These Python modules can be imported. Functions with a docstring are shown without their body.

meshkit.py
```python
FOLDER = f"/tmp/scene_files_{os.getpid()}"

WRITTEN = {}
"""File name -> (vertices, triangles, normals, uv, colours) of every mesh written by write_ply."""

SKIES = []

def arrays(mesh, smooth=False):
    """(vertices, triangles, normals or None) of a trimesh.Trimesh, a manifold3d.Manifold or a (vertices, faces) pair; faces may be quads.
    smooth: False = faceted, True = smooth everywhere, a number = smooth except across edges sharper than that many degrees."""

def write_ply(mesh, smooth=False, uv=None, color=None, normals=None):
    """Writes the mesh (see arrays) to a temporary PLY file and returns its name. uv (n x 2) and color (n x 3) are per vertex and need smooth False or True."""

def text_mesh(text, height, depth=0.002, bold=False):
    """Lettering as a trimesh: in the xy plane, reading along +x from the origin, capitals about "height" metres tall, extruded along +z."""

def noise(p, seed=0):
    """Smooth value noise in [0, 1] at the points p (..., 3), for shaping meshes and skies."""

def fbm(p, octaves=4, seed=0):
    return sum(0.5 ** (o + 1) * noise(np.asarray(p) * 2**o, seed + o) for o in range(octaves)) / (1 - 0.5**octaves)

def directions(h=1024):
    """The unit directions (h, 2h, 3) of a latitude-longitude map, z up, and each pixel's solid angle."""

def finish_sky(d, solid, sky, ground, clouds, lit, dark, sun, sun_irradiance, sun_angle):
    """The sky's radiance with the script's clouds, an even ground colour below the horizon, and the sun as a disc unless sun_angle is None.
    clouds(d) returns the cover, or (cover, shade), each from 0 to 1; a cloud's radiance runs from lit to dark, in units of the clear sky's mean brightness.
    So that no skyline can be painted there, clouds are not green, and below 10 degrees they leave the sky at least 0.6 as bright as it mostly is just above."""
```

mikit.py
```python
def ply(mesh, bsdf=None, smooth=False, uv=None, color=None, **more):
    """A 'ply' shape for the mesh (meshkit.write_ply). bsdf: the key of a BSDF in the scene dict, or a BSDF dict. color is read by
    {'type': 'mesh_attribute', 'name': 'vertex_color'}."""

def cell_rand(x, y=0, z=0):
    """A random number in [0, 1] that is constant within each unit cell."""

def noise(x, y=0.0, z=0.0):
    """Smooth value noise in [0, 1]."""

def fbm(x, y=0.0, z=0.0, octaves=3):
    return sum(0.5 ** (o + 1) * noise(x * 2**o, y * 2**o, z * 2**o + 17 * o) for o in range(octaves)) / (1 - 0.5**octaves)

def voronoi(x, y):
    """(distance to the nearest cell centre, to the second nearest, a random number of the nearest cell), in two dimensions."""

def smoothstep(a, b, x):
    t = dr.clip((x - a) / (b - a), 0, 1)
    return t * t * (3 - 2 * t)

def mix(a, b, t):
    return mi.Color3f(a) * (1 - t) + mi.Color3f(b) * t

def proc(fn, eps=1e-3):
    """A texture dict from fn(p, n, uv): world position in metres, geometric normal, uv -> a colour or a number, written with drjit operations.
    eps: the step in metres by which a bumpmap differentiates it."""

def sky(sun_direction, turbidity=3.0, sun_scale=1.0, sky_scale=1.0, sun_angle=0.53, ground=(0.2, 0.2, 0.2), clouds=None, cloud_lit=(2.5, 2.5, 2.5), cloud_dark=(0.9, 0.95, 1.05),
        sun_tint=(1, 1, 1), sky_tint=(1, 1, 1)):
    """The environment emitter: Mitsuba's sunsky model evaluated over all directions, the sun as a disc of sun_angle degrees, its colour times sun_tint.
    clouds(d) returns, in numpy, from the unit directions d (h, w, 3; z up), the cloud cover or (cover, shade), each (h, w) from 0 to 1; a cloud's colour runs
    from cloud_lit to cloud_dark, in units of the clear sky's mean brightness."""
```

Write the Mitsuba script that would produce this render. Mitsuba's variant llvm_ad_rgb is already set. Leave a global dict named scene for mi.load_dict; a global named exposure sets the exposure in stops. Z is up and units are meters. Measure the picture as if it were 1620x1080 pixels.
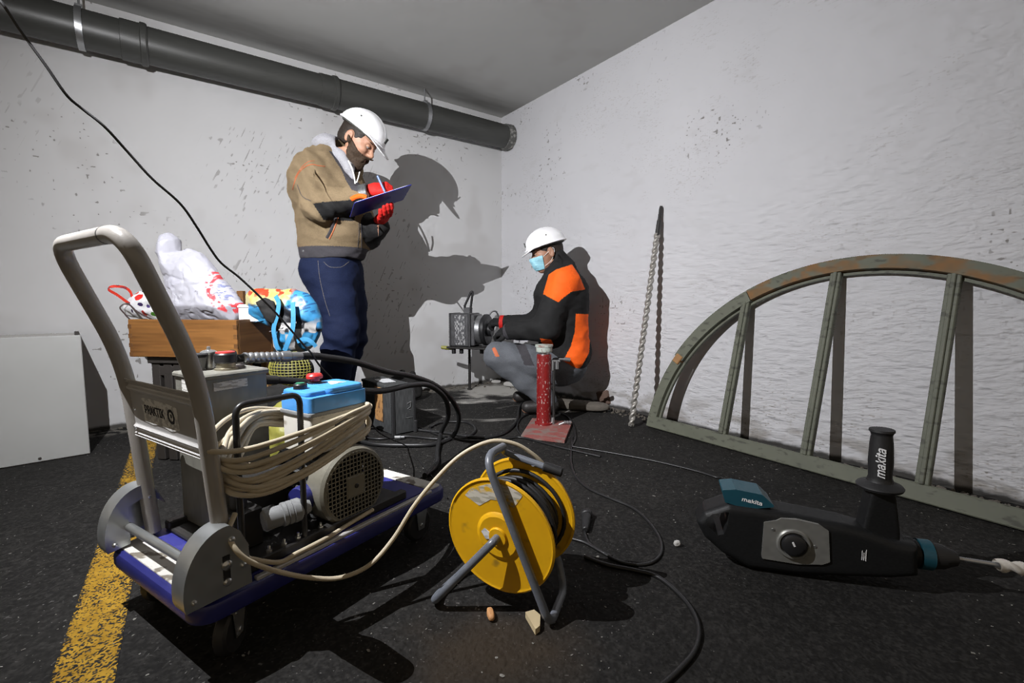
import math, random
import numpy as np, trimesh, manifold3d as m3
import mitsuba as mi, drjit as dr
import mikit, meshkit
from mikit import proc, noise, fbm, voronoi, cell_rand, smoothstep, mix

T = mi.ScalarTransform4f
scene, labels = {}, {}
# ------------------------------------------------------------------ camera
CAM_H, PITCH, FPX = 0.74, 0.0863, 737.2          # a 16 mm lens close to the floor
FWD = np.array([0, math.cos(PITCH), -math.sin(PITCH)])
UPV = np.array([0, math.sin(PITCH), math.cos(PITCH)])
scene['camera'] = {'type': 'perspective', 'fov_axis': 'x', 'fov': math.degrees(2 * math.atan(810 / FPX)), 'near_clip': 0.02, 'far_clip': 100.0,
                   'to_world': T().look_at(origin=[0, 0, CAM_H], target=[0, float(FWD[1]), float(CAM_H + FWD[2])], up=[0, 0, 1])}
# ------------------------------------------------------------------ light: one hand-held flash beside the camera, and the dim light of the garage behind
LAMP = np.array([-1.12, 0.76, 1.72])
scene['flash'] = {'type': 'spot', 'to_world': T().look_at(origin=LAMP.tolist(), target=(LAMP + [0.366, 0.821, -0.438]).tolist(), up=[0, 0, 1]),
                  'intensity': {'type': 'rgb', 'value': [36.0, 36.0, 37.0]}, 'beam_width': 12.0, 'cutoff_angle': 80.0}
scene['garage_light'] = {'type': 'constant', 'radiance': {'type': 'rgb', 'value': [0.26, 0.215, 0.16]}}
exposure = 0.0

# ------------------------------------------------------------------ helpers
def V(*a): return np.array(a, float)
def nrm(v): v = np.asarray(v, float); return v / np.linalg.norm(v)
def ray(x, y): return FWD + V(1, 0, 0) * (x - 810) / FPX + UPV * (540 - y) / FPX
def at_z(x, y, z=0.0):                            # the point seen at a pixel of the photograph that lies z above the floor
    r = ray(x, y); return V(0, 0, CAM_H) + r * (z - CAM_H) / r[2]
def at_d(x, y, d):                                # ... that lies d in front of the camera
    r = ray(x, y); return V(0, 0, CAM_H) + r * d / r[1]
def at_plane(x, y, o, n):
    r = ray(x, y); c = V(0, 0, CAM_H); return c + r * ((np.asarray(o) - c) @ n) / (r @ n)

def M4(o, x, y, z):
    m = np.eye(4); m[:3, 0], m[:3, 1], m[:3, 2], m[:3, 3] = x, y, z, o; return m
def frame_z(o, z, xhint=(1, 0, 0)):
    z = nrm(z); x = np.asarray(xhint, float)
    if abs(nrm(x) @ z) > 0.98: x = V(0, 1, 0) if abs(z[1]) < .9 else V(0, 0, 1)
    x = nrm(x - z * (x @ z)); return M4(o, x, np.cross(z, x), z)
def rotm(axis, deg, o=(0, 0, 0)): return trimesh.transformations.rotation_matrix(math.radians(deg), axis, o)
def mv(mesh, m):
    mesh = mesh.copy(); mesh.apply_transform(m); return mesh
def cat(*ms):
    out = []
    for a in ms: out += list(a) if isinstance(a, (list, tuple)) else [a]
    return trimesh.util.concatenate(out)

def uniq(key):
    if key not in scene and key not in labels and not any(k.startswith(key + '__') for k in scene): return key
    i = 1
    while f'{key}_{i:03d}' in scene or f'{key}_{i:03d}' in labels or any(k.startswith(f'{key}_{i:03d}__') for k in scene): i += 1
    return f'{key}_{i:03d}'
def tag(key, label=None, category=None, group=None, kind=None):
    d = labels.setdefault(key, {})
    for k, v in (('label', label), ('category', category), ('group', group), ('kind', kind)):
        if v: d[k] = v
    return key
def obj(name, mesh, bsdf, parent=None, smooth=30, label=None, category=None, group=None, kind=None, uv=None, color=None):
    key = uniq(parent + '__' + name if parent else name)
    scene[key] = mikit.ply(mesh, bsdf, smooth=smooth, uv=uv, color=color)
    if label or category or group or kind: tag(key, label, category, group, kind)
    return key
def thing(name, label, category, group=None):
    key = uniq(name); tag(key, label, category, group); return key

def cbox(sx, sy, sz, b=0.003, m=None, c=(0, 0, 0)):      # chamfered box centred on c
    b = min(b, sx * .45, sy * .45, sz * .45); pts = []
    for i in (-1, 1):
        for j in (-1, 1):
            for k in (-1, 1):
                x, y, z = i * sx / 2, j * sy / 2, k * sz / 2
                pts += [(x - i * b, y - j * b, z), (x - i * b, y, z - k * b), (x, y - j * b, z - k * b)]
    mesh = trimesh.convex.convex_hull(np.array(pts) + np.asarray(c, float))
    return mv(mesh, m) if m is not None else mesh
def bx(x0, x1, y0, y1, z0, z1, b=0.003, m=None):
    return cbox(x1 - x0, y1 - y0, z1 - z0, b, m, ((x0 + x1) / 2, (y0 + y1) / 2, (z0 + z1) / 2))
def lathe(prof, n=32, m=None):                           # profile [(r, z)...] about z; end rings with r = 0 close it
    prof = np.asarray(prof, float); a = np.arange(n) * 2 * np.pi / n
    v = np.stack([prof[:, None, 0] * np.cos(a), prof[:, None, 0] * np.sin(a), np.broadcast_to(prof[:, None, 1], (len(prof), n))], -1).reshape(-1, 3)
    i, j = np.meshgrid(np.arange(len(prof) - 1), np.arange(n), indexing='ij')
    q = np.stack([i * n + j, i * n + (j + 1) % n, (i + 1) * n + (j + 1) % n, (i + 1) * n + j], -1).reshape(-1, 4)
    f = np.vstack([q[:, [0, 1, 2]], q[:, [0, 2, 3]]])
    mesh = trimesh.Trimesh(v, f, process=True); mesh.merge_vertices(); mesh.update_faces(mesh.nondegenerate_faces())
    if mesh.volume < 0: mesh.invert()
    return mv(mesh, m) if m is not None else mesh
def cyl(p0, p1, r, n=24, b=0.0015, r1=None):
    p0, p1 = np.asarray(p0, float), np.asarray(p1, float); L = np.linalg.norm(p1 - p0); r1 = r if r1 is None else r1; b = min(b, L * .3, r * .5)
    return lathe([(0, 0), (r - b, 0), (r, b), (r1, L - b), (r1 - b, L), (0, L)], n, frame_z(p0, p1 - p0))
def spline(pts, n=8, closed=False):                      # Catmull-Rom
    p = np.asarray(pts, float)
    p = np.vstack([p[-1], p, p[0], p[1]]) if closed else np.vstack([2 * p[0] - p[1], p, 2 * p[-1] - p[-2]])
    t = np.linspace(0, 1, n, endpoint=False)[:, None]; out = []
    for a, b, c, d in zip(p[:-3], p[1:-2], p[2:-1], p[3:]):
        out.append(.5 * (2 * b + (c - a) * t + (2 * a - 5 * b + 4 * c - d) * t ** 2 + (3 * b - a - 3 * c + d) * t ** 3))
    return np.vstack(out) if closed else np.vstack(out + [p[-2:-1]])
def rounded(pts, rad, n=6):                              # a polyline with its corners rounded
    p = [np.asarray(q, float) for q in pts]; out = [p[0]]
    rad = [rad] * len(p) if np.isscalar(rad) else rad
    for a, b, c, r in zip(p[:-2], p[1:-1], p[2:], rad[1:]):
        u, w = nrm(a - b), nrm(c - b); l = min(r, np.linalg.norm(a - b) * .49, np.linalg.norm(c - b) * .49)
        s, e = b + u * l, b + w * l
        for t in np.linspace(0, 1, n): out.append((1 - t) ** 2 * s + 2 * t * (1 - t) * b + t * t * e)
    return np.array(out + [p[-1]])
def tube(pts, r, n=12, closed=False, caps=True):
    p = np.asarray(pts, float); keep = np.r_[True, np.linalg.norm(np.diff(p, axis=0), axis=1) > 1e-7]; 
    if np.ndim(r): r = np.asarray(r, float)[keep]
    p = p[keep]; N = len(p)
    if closed: t = np.roll(p, -1, 0) - np.roll(p, 1, 0)
    else: t = np.gradient(p, axis=0)
    t /= np.linalg.norm(t, axis=1, keepdims=True) + 1e-12
    a = np.cross(t[0], V(0, 0, 1) if abs(t[0][2]) < .9 else V(1, 0, 0)); a /= np.linalg.norm(a); A = [a]
    for k in range(1, N):
        a = A[-1] - t[k] * (A[-1] @ t[k]); A.append(a / (np.linalg.norm(a) + 1e-12))
    A = np.array(A); Bv = np.cross(t, A); ang = np.arange(n) * 2 * np.pi / n
    v = (p[:, None] + np.broadcast_to(r, (N,))[:, None, None] * (np.cos(ang)[None, :, None] * A[:, None] + np.sin(ang)[None, :, None] * Bv[:, None])).reshape(-1, 3)
    K = N if closed else N - 1
    i, j = np.meshgrid(np.arange(K), np.arange(n), indexing='ij'); i2 = (i + 1) % N
    q = np.stack([i * n + j, i * n + (j + 1) % n, i2 * n + (j + 1) % n, i2 * n + j], -1).reshape(-1, 4)
    f = [q[:, [0, 1, 2]], q[:, [0, 2, 3]]]
    if caps and not closed:
        v = np.vstack([v, p[:1], p[-1:]]); k = np.arange(n); c0, c1 = N * n, N * n + 1; l = (N - 1) * n
        f += [np.stack([np.full(n, c0), (k + 1) % n, k], -1), np.stack([np.full(n, c1), l + k, l + (k + 1) % n], -1)]
    return trimesh.Trimesh(v, np.vstack(f), process=False)
def extr(poly, h, m=None):                               # shapely polygon or points, extruded along +z
    import shapely
    if not hasattr(poly, 'exterior'): poly = shapely.Polygon(poly)
    mesh = trimesh.creation.extrude_polygon(poly, h, engine='earcut')
    return mv(mesh, m) if m is not None else mesh
def sheet(grid, th=None):                                # (a, b, 3) points -> a sheet; th gives it thickness
    g = np.asarray(grid, float); a, b = g.shape[:2]
    i, j = np.meshgrid(np.arange(a - 1), np.arange(b - 1), indexing='ij'); k = lambda i, j: i * b + j
    q = np.stack([k(i, j), k(i + 1, j), k(i + 1, j + 1), k(i, j + 1)], -1).reshape(-1, 4); f = np.vstack([q[:, [0, 1, 2]], q[:, [0, 2, 3]]])
    v = g.reshape(-1, 3)
    if th is None: return trimesh.Trimesh(v, f, process=False)
    n = np.array(trimesh.Trimesh(v, f, process=False).vertex_normals); N = len(v)
    ring = np.r_[np.arange(b - 1), np.arange(a - 1) * b + b - 1, (a - 1) * b + np.arange(b - 1, 0, -1), np.arange(a - 1, 0, -1) * b]; r2 = np.roll(ring, -1)
    side = np.vstack([np.stack([ring, r2, r2 + N], -1), np.stack([ring, r2 + N, ring + N], -1)])
    mesh = trimesh.Trimesh(np.vstack([v + n * th / 2, v - n * th / 2]), np.vstack([f, f[:, ::-1] + N, side]), process=False)
    return mesh
def displace(mesh, amp, freq, seed=0):
    v = np.array(mesh.vertices); n = np.array(mesh.vertex_normals)
    mesh = mesh.copy(); mesh.vertices = v + n * ((meshkit.fbm(v * freq, 3, seed) - .5) * 2 * amp)[:, None]; return mesh
def text(s, h, m, depth=0.0006, bold=True, width=None):
    t = meshkit.text_mesh(s, h, depth, bold); b = t.bounds; t.apply_translation([-(b[0][0] + b[1][0]) / 2, -(b[0][1] + b[1][1]) / 2, 0])
    if width: t.apply_scale([width / (b[1][0] - b[0][0]), 1, 1])
    return mv(t, m)

# signed distance modelling: smooth unions of tapered limbs, meshed by surface nets
def s_cone(P, a, b, ra, rb):
    a, b = np.asarray(a, float), np.asarray(b, float); d = b - a; t = np.clip(((P - a) @ d) / (d @ d), 0, 1)
    return np.linalg.norm(P - a - t[..., None] * d, axis=-1) - (ra + (rb - ra) * t)
def s_chain(P, pts, rad, k=.012):
    out = None
    for a, b, ra, rb in zip(pts[:-1], pts[1:], rad[:-1], rad[1:]):
        d = s_cone(P, a, b, ra, rb); out = d if out is None else smin(out, d, k)
    return out
def s_ell(P, c, r, R=None):
    q = P - np.asarray(c, float)
    if R is not None: q = q @ R
    r = np.asarray(r, float); k0 = np.linalg.norm(q / r, axis=-1); k1 = np.linalg.norm(q / (r * r), axis=-1)
    return k0 * (k0 - 1) / np.maximum(k1, 1e-9)
def s_flat(P, a, b, ra, rb, side, flat):                # tapered limb, its section squeezed to "flat" across "side"
    a, b = np.asarray(a, float), np.asarray(b, float); d = nrm(b - a); s = nrm(np.asarray(side, float) - d * (np.asarray(side) @ d))
    sq = lambda q: q + s * ((q @ s)[..., None] * (1 / flat - 1))
    return s_cone(sq(P - a), V(0, 0, 0), b - a, ra, rb) * min(1, (1 + flat) / 2)
def s_box(P, c, h, r, R=None):
    q = P - np.asarray(c, float)
    if R is not None: q = q @ R
    q = np.abs(q) - (np.asarray(h, float) - r)
    return np.linalg.norm(np.maximum(q, 0), axis=-1) + np.minimum(q.max(-1), 0) - r
def smin(a, b, k):
    h = np.maximum(k - np.abs(a - b), 0) / k; return np.minimum(a, b) - h * h * k / 4
def smax(a, b, k): return -smin(-a, -b, k)
def surf(fn, lo, hi, res):
    """Surface nets of fn(P) < 0 in the box lo..hi."""
    lo, hi = np.asarray(lo, float), np.asarray(hi, float); n = np.maximum(np.ceil((hi - lo) / res).astype(int), 2) + 1
    ax = [lo[k] + np.arange(n[k]) * res for k in range(3)]
    D = np.empty(n, np.float64)
    for i in range(0, n[0], 24):
        P = np.stack(np.meshgrid(ax[0][i:i + 24], ax[1], ax[2], indexing='ij'), -1); D[i:i + 24] = fn(P)
    D[[0, -1]] = np.maximum(D[[0, -1]], 1e-4); D[:, [0, -1]] = np.maximum(D[:, [0, -1]], 1e-4); D[:, :, [0, -1]] = np.maximum(D[:, :, [0, -1]], 1e-4)
    S = D < 0; cn = np.array(n) - 1; acc = np.zeros(list(cn) + [3]); cnt = np.zeros(cn)
    offs = [(i, j, k) for i in (0, 1) for j in (0, 1) for k in (0, 1)]
    sl = lambda o: tuple(slice(o[q], o[q] + cn[q]) for q in range(3))
    for o in offs:
        for d in range(3):
            if o[d]: continue
            o2 = list(o); o2[d] = 1; d0, d1 = D[sl(o)], D[sl(o2)]; x = S[sl(o)] != S[sl(o2)]
            t = np.where(x, d0 / np.where(x, d0 - d1, 1), 0)
            for q in range(3): acc[..., q] += np.where(x, (t if q == d else o[q]), 0)
            cnt += x
    act = cnt > 0; idx = -np.ones(cn, int); idx[act] = np.arange(act.sum())
    g = np.argwhere(act); v = lo + (g + acc[act] / cnt[act][:, None]) * res; F = []
    for d in range(3):
        e, h = [(1, 2), (2, 0), (0, 1)][d]
        s0 = [slice(1, cn[q]) for q in range(3)]; s0[d] = slice(0, cn[d]); s1 = list(s0); s1[d] = slice(1, cn[d] + 1)
        A, Bq = S[tuple(s0)], S[tuple(s1)]
        for sign in (0, 1):
            w = np.argwhere(A & ~Bq if sign == 0 else ~A & Bq)
            if not len(w): continue
            w = w + np.array([0 if q == d else 1 for q in range(3)])
            def at(a, b):
                c = w.copy(); c[:, e] -= a; c[:, h] -= b; return idx[c[:, 0], c[:, 1], c[:, 2]]
            q = np.stack([at(1, 1), at(0, 1), at(0, 0), at(1, 0)], -1)
            F.append(q if sign == 0 else q[:, ::-1])
    q = np.vstack(F); q = q[(q >= 0).all(1)]
    return trimesh.Trimesh(v, np.vstack([q[:, [0, 1, 2]], q[:, [0, 2, 3]]]), process=False)
def tidy(mesh, it=6): return trimesh.smoothing.filter_taubin(mesh, iterations=it)
def split(mesh, inside):                                # two meshes by a test on the face centres
    c = np.array(mesh.triangles_center); m = inside(c)
    def sub(k): return trimesh.Trimesh(mesh.vertices, mesh.faces[k], process=False).submesh([np.arange(k.sum())], append=True, repair=False) if k.any() else None
    return sub(m), sub(~m)

# ------------------------------------------------------------------ materials
def mat(key, color, rough=.5, metal=0.0, spec=.5, bump=None, bscale=1.0, eps=1e-3, two=True, **kw):
    d = {'type': 'principled', 'base_color': color if isinstance(color, dict) else {'type': 'rgb', 'value': list(color)}, 'roughness': rough, 'metallic': metal, 'specular': spec, **kw}
    if bump: d = {'type': 'bumpmap', 'arbitrary': proc(bump, eps), 'scale': bscale, 'bsdf': d}
    scene[key] = {'type': 'twosided', 'bsdf': d} if two else d
    return key
# ------------------------------------------------------------------ the garage corner
TH = 0.632
CORNER, CEIL = V(-.094, 4.296, 0), 2.361
DL, DR = V(-math.cos(TH), -math.sin(TH), 0), V(math.sin(TH), -math.cos(TH), 0)      # along the back wall to the left; along the right wall towards the camera
ZV = V(0, 0, 1)
def wl(s, z, off=0.0): return CORNER + DL * s + DR * off + ZV * z                       # a point of the left (back) wall
def wr(s, z, off=0.0): return CORNER + DR * s + DL * off + ZV * z
def along(p, d): return (p.x - float(CORNER[0])) * float(d[0]) + (p.y - float(CORNER[1])) * float(d[1])

def wall_right_color(p, n, uv):
    s, z = along(p, DR), p.z
    c = mix((.49, .49, .505), (.55, .55, .565), fbm(s * 2.2, z * 2.2, 3.1))
    c = mix(c, (.41, .405, .40), smoothstep(.60, .95, fbm(s * 9, z * 16, 8)) * .25)
    pit = smoothstep(.74, .90, noise(s * 75, z * 240, 1)) * smoothstep(.46, .68, fbm(s * 5, z * 5, 4))
    low = smoothstep(.45, .0, z - .10 * fbm(s * 6, 1.5, 0))
    c = mix(c, (.30, .28, .26), dr.clip(pit * (.30 + .6 * low), 0, 1))
    speck = smoothstep(.86, .93, noise(s * 70 + 7, z * 75, 5)) * smoothstep(.55, .8, noise(s * 3, z * 3, 9))
    c = mix(c, (.16, .15, .14), speck * .8)
    soil = smoothstep(.25, .02, z) * smoothstep(.4, .75, fbm(s * 9, z * 20, 2))
    c = mix(c, (.20, .18, .15), soil * .75)
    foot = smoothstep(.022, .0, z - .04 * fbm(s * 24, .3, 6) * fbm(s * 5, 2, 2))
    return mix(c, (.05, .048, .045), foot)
def wall_right_bump(p, n, uv):
    s, z = along(p, DR), p.z
    return fbm(s * 22, z * 60, 1, 4) * .8 + fbm(s * 90, z * 160, 3, 2) * .3
def wall_left_color(p, n, uv):
    s, z = along(p, DL), p.z
    c = mix((.49, .49, .49), (.545, .545, .545), fbm(s * 1.8, z * 1.8, 5))
    smudge = smoothstep(.60, .82, fbm(s * 3.5, z * 3.5, 8)); c = mix(c, (.42, .41, .40), smudge * .5)
    speck = smoothstep(.88, .94, noise(s * 58, z * 62, 2)) * smoothstep(.56, .76, noise(s * 2.5, z * 2.5, 4))
    c = mix(c, (.15, .14, .13), speck * .75)
    scratch = smoothstep(.84, .92, noise(s * 90 + z * 40, z * 24, 7)) * smoothstep(.66, .82, noise(s * 2 + 3, z * 2.4, 6))
    c = mix(c, (.22, .21, .2), scratch * .6)
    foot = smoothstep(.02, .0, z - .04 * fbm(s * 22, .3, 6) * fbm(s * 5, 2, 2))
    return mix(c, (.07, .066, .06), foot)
def wall_left_bump(p, n, uv):
    s, z = along(p, DL), p.z
    return fbm(s * 18, z * 28, 1, 4) * .7 + fbm(s * 90, z * 110, 3, 2) * .2
mat('m_wall_right', proc(wall_right_color), .85, spec=.2, bump=wall_right_bump, bscale=.012, eps=.004)
mat('m_wall_left', proc(wall_left_color), .8, spec=.2, bump=wall_left_bump, bscale=.004, eps=.004)
def ceil_color(p, n, uv):
    s, t = along(p, DL), along(p, DR)
    c = mix((.31, .31, .30), (.36, .36, .35), fbm(s * 1.5, t * 1.5, 5))
    c = mix(c, (.29, .28, .27), smoothstep(.60, .85, fbm(s * 4, t * 4, 11)) * .5)
    pipe_shade = smoothstep(.02, .14, t) * smoothstep(.62, .20, t + .10 * fbm(s * 2.5, t * 6, 2)) * (.55 + .6 * fbm(s * 3, t * 16, 9)); c = mix(c, (.13, .128, .12), pipe_shade * .8)  # shadow of the drain pipe, painted into the ceiling colour as a dark band
    edge = smoothstep(.05, .005, t - .02 * fbm(s * 9, 2, 0)); return mix(c, (.3, .3, .28), edge * .3)
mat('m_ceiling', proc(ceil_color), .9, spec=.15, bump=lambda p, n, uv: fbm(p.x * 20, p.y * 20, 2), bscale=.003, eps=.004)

def asphalt(p):
    x, y = p.x, p.y
    g = noise(x * 210, y * 210, 1); g2 = noise(x * 95, y * 95, 2)
    c = mix((.0085, .0082, .0077), (.0180, .0170, .0158), fbm(x * 2.3, y * 2.3, 1))
    c = c * (.62 + .75 * g * g2 * 2)
    stone = smoothstep(.80, .92, noise(x * 130, y * 130, 5)); c = mix(c, (.030, .029, .027), stone * .5)
    fleck = smoothstep(.92, .96, noise(x * 170, y * 170, 9)) * smoothstep(.40, .7, fbm(x * 2.5, y * 2.5, 3)); c = mix(c, (.13, .125, .12), fleck * .7)
    return c
def floor_color(p, n, uv):
    c = asphalt(p); sl, sr = along(p, DL), along(p, DR)              # distance from the corner along each wall (sr = away from the back wall)
    q = fbm(p.x * 7, p.y * 7, 4); q2 = fbm(p.x * 26 + 5, p.y * 26, 6)
    d = dr.sqrt(dr.square((p.x + .10) / .46) + dr.square((p.y - 3.78) / .36))
    heap = smoothstep(1.0, .35, d + (q - .5) * 1.1 + (q2 - .5) * .5); c = mix(c, (.30, .29, .265), heap * .9)
    streak = smoothstep(.60, .80, fbm(p.x * 3.2 + p.y * 1.2, p.y * 9 - p.x * 2, 7)) * smoothstep(1.0, .3, dr.sqrt(dr.square((p.x + .05) / 1.15) + dr.square((p.y - 3.35) / .75)))
    c = mix(c, (.28, .27, .25), streak * (.35 + .9 * q2))
    band = smoothstep(.16, .02, sr - .12 * q) * smoothstep(.3, .6, q2); c = mix(c, (.17, .16, .14), band * .6)
    rust = smoothstep(1.0, .2, dr.sqrt(dr.square((p.x + .03) / .22) + dr.square((p.y - .92) / .18)) + (q - .5)); c = mix(c, (.035, .025, .016), rust * .7)
    return c
def floor_bump(p, n, uv): return noise(p.x * 120, p.y * 120, 1) * .6 + noise(p.x * 260, p.y * 260, 2) * .35
mat('m_floor', proc(floor_color), .8, spec=.18, bump=floor_bump, bscale=.004, eps=.0015)
def line_color(p, n, uv):
    w = fbm(p.x * 9, p.y * 9, 3); g = noise(p.x * 270, p.y * 270, 4); g2 = noise(p.x * 520, p.y * 520, 8)
    u = uv.x
    side = smoothstep(0.0, .10, u) * smoothstep(1.0, .90, u)
    on = smoothstep(.40, .56, g * .55 + g2 * .2 + w * .36 + side * .14 - .17)
    y = mix((.24, .13, .010), (.36, .21, .022), noise(p.x * 60, p.y * 60, 2))
    return mix(asphalt(p), y, on)
mat('m_line', proc(line_color), .75, spec=.18, bump=floor_bump, bscale=.004, eps=.0015)

tag(obj('floor', sheet([[V(-6, -2, 0), V(-6, 6, 0)], [V(5, -2, 0), V(5, 6, 0)]]), 'm_floor', smooth=False), 'dark asphalt garage floor with white dust and crumbs', kind='structure')
def slab(p, q, r, out, th=.2):                         # thick panel: corner p, edges q and r, its thickness away from the room
    n = nrm(out) * th; c = [p + a * q + b * r + k * n for a in (0, 1) for b in (0, 1) for k in (0, 1)]
    return trimesh.convex.convex_hull(np.array(c))
tag(obj('wall_left', slab(wl(-.2, -.05), DL * 5.0, ZV * 2.6, -DR), 'm_wall_left', smooth=False), 'white plastered back wall of the garage behind the men', kind='structure')
tag(obj('wall_right', slab(wr(-.2, -.05), DR * 4.8, ZV * 2.6, -DL), 'm_wall_right', smooth=False), 'rough white plastered wall on the right', kind='structure')
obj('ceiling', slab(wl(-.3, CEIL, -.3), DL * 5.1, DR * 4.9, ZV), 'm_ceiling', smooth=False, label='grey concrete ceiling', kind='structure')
# yellow parking line, from the lower left towards the back wall
la = [(at_z(77, 1080), at_z(182, 1080)), (at_z(168, 800), at_z(222, 800)), (at_z(217, 702), at_z(242, 702))]
a0, a1 = (la[0][0] + la[0][1]) / 2, (la[2][0] + la[2][1]) / 2; ld = nrm(a1 - a0); lw = np.cross(ZV, ld); w0 = .052
ts = np.linspace(-1.2, np.linalg.norm(a1 - a0) + .45, 40)
g = np.array([[a0 + ld * t + lw * s * w0 + ZV * .0015 for s in (-1, 1)] for t in ts]); uvl = np.array([[[u, t] for u in (0, 1)] for t in ts]).reshape(-1, 2)
ml = sheet(g)
if ml.face_normals[0][2] < 0: ml.faces = ml.faces[:, ::-1]
obj('parking_line', ml, 'm_line', 'floor', smooth=True, uv=uvl, label='worn yellow painted parking line')

# grey drain pipe under the ceiling
mat('m_pipe', proc(lambda p, n, uv: mix((.034, .035, .032), (.050, .051, .047), fbm(p.x * 6, p.y * 6, p.z * 20))), .42, spec=.5)
mat('m_zinc', (.42, .43, .44), .35, .9)
mat('m_dark_steel', (.05, .05, .052), .4, .8)
PZ, PO, PR = 2.154, .127, .0957
pipe = thing('drain_pipe', 'thick dark grey drain pipe hung under the ceiling along the back wall', 'pipe')
pm = cyl(wl(.012, PZ, PO), wl(5.5, PZ, PO), PR, 48, .004)
obj('pipe', pm, 'm_pipe', pipe)
def on_pipe(px, py):
    P = at_plane(px, py, wl(0, 0, PO), DR); return (P - CORNER) @ DL
def ring(s, w, r, prof=None): return lathe([(r - .012, -w), (r, -w), (r, w), (r - .012, w), (r - .012, -w)], 48, frame_z(wl(s, PZ, PO), DL))
for px_, py_ in ((212, 65), (518, 148)):                                 # sockets where pipe lengths meet
    s = on_pipe(px_, py_)
    obj('coupling', cat(lathe([(PR - .01, -.06), (PR + .008, -.06), (PR + .013, -.052), (PR + .013, -.03), (PR + .006, -.026), (PR + .006, .055), (PR - .01, .06), (PR - .01, -.06)], 48, frame_z(wl(s, PZ, PO), DL))), 'm_pipe', pipe)
for px_, py_ in ((127, 40), (672, 172)):
    s = on_pipe(px_, py_); c = wl(s, PZ, PO)
    k = obj('clamp', cat(ring(s, .014, PR + .008), cbox(.03, .05, .012, .002, M4(c + ZV * (PR + .012), DL, DR, ZV))), 'm_zinc', pipe, label='galvanised pipe clamp')
    obj('hanger_rod', cyl(c + ZV * (PR + .01), wl(s, CEIL - .002, PO), .005, 10), 'm_zinc', k)
s = .035
obj('end_mortar', displace(lathe([(PR - .02, -.03), (PR + .012, -.028), (PR + .008, .03), (PR - .02, .035), (PR - .02, -.03)], 60, frame_z(wl(s, PZ, PO), DL)), .006, 40, 3), 'm_mortar', pipe, label='crumbly mortar where the pipe enters the wall')
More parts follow.
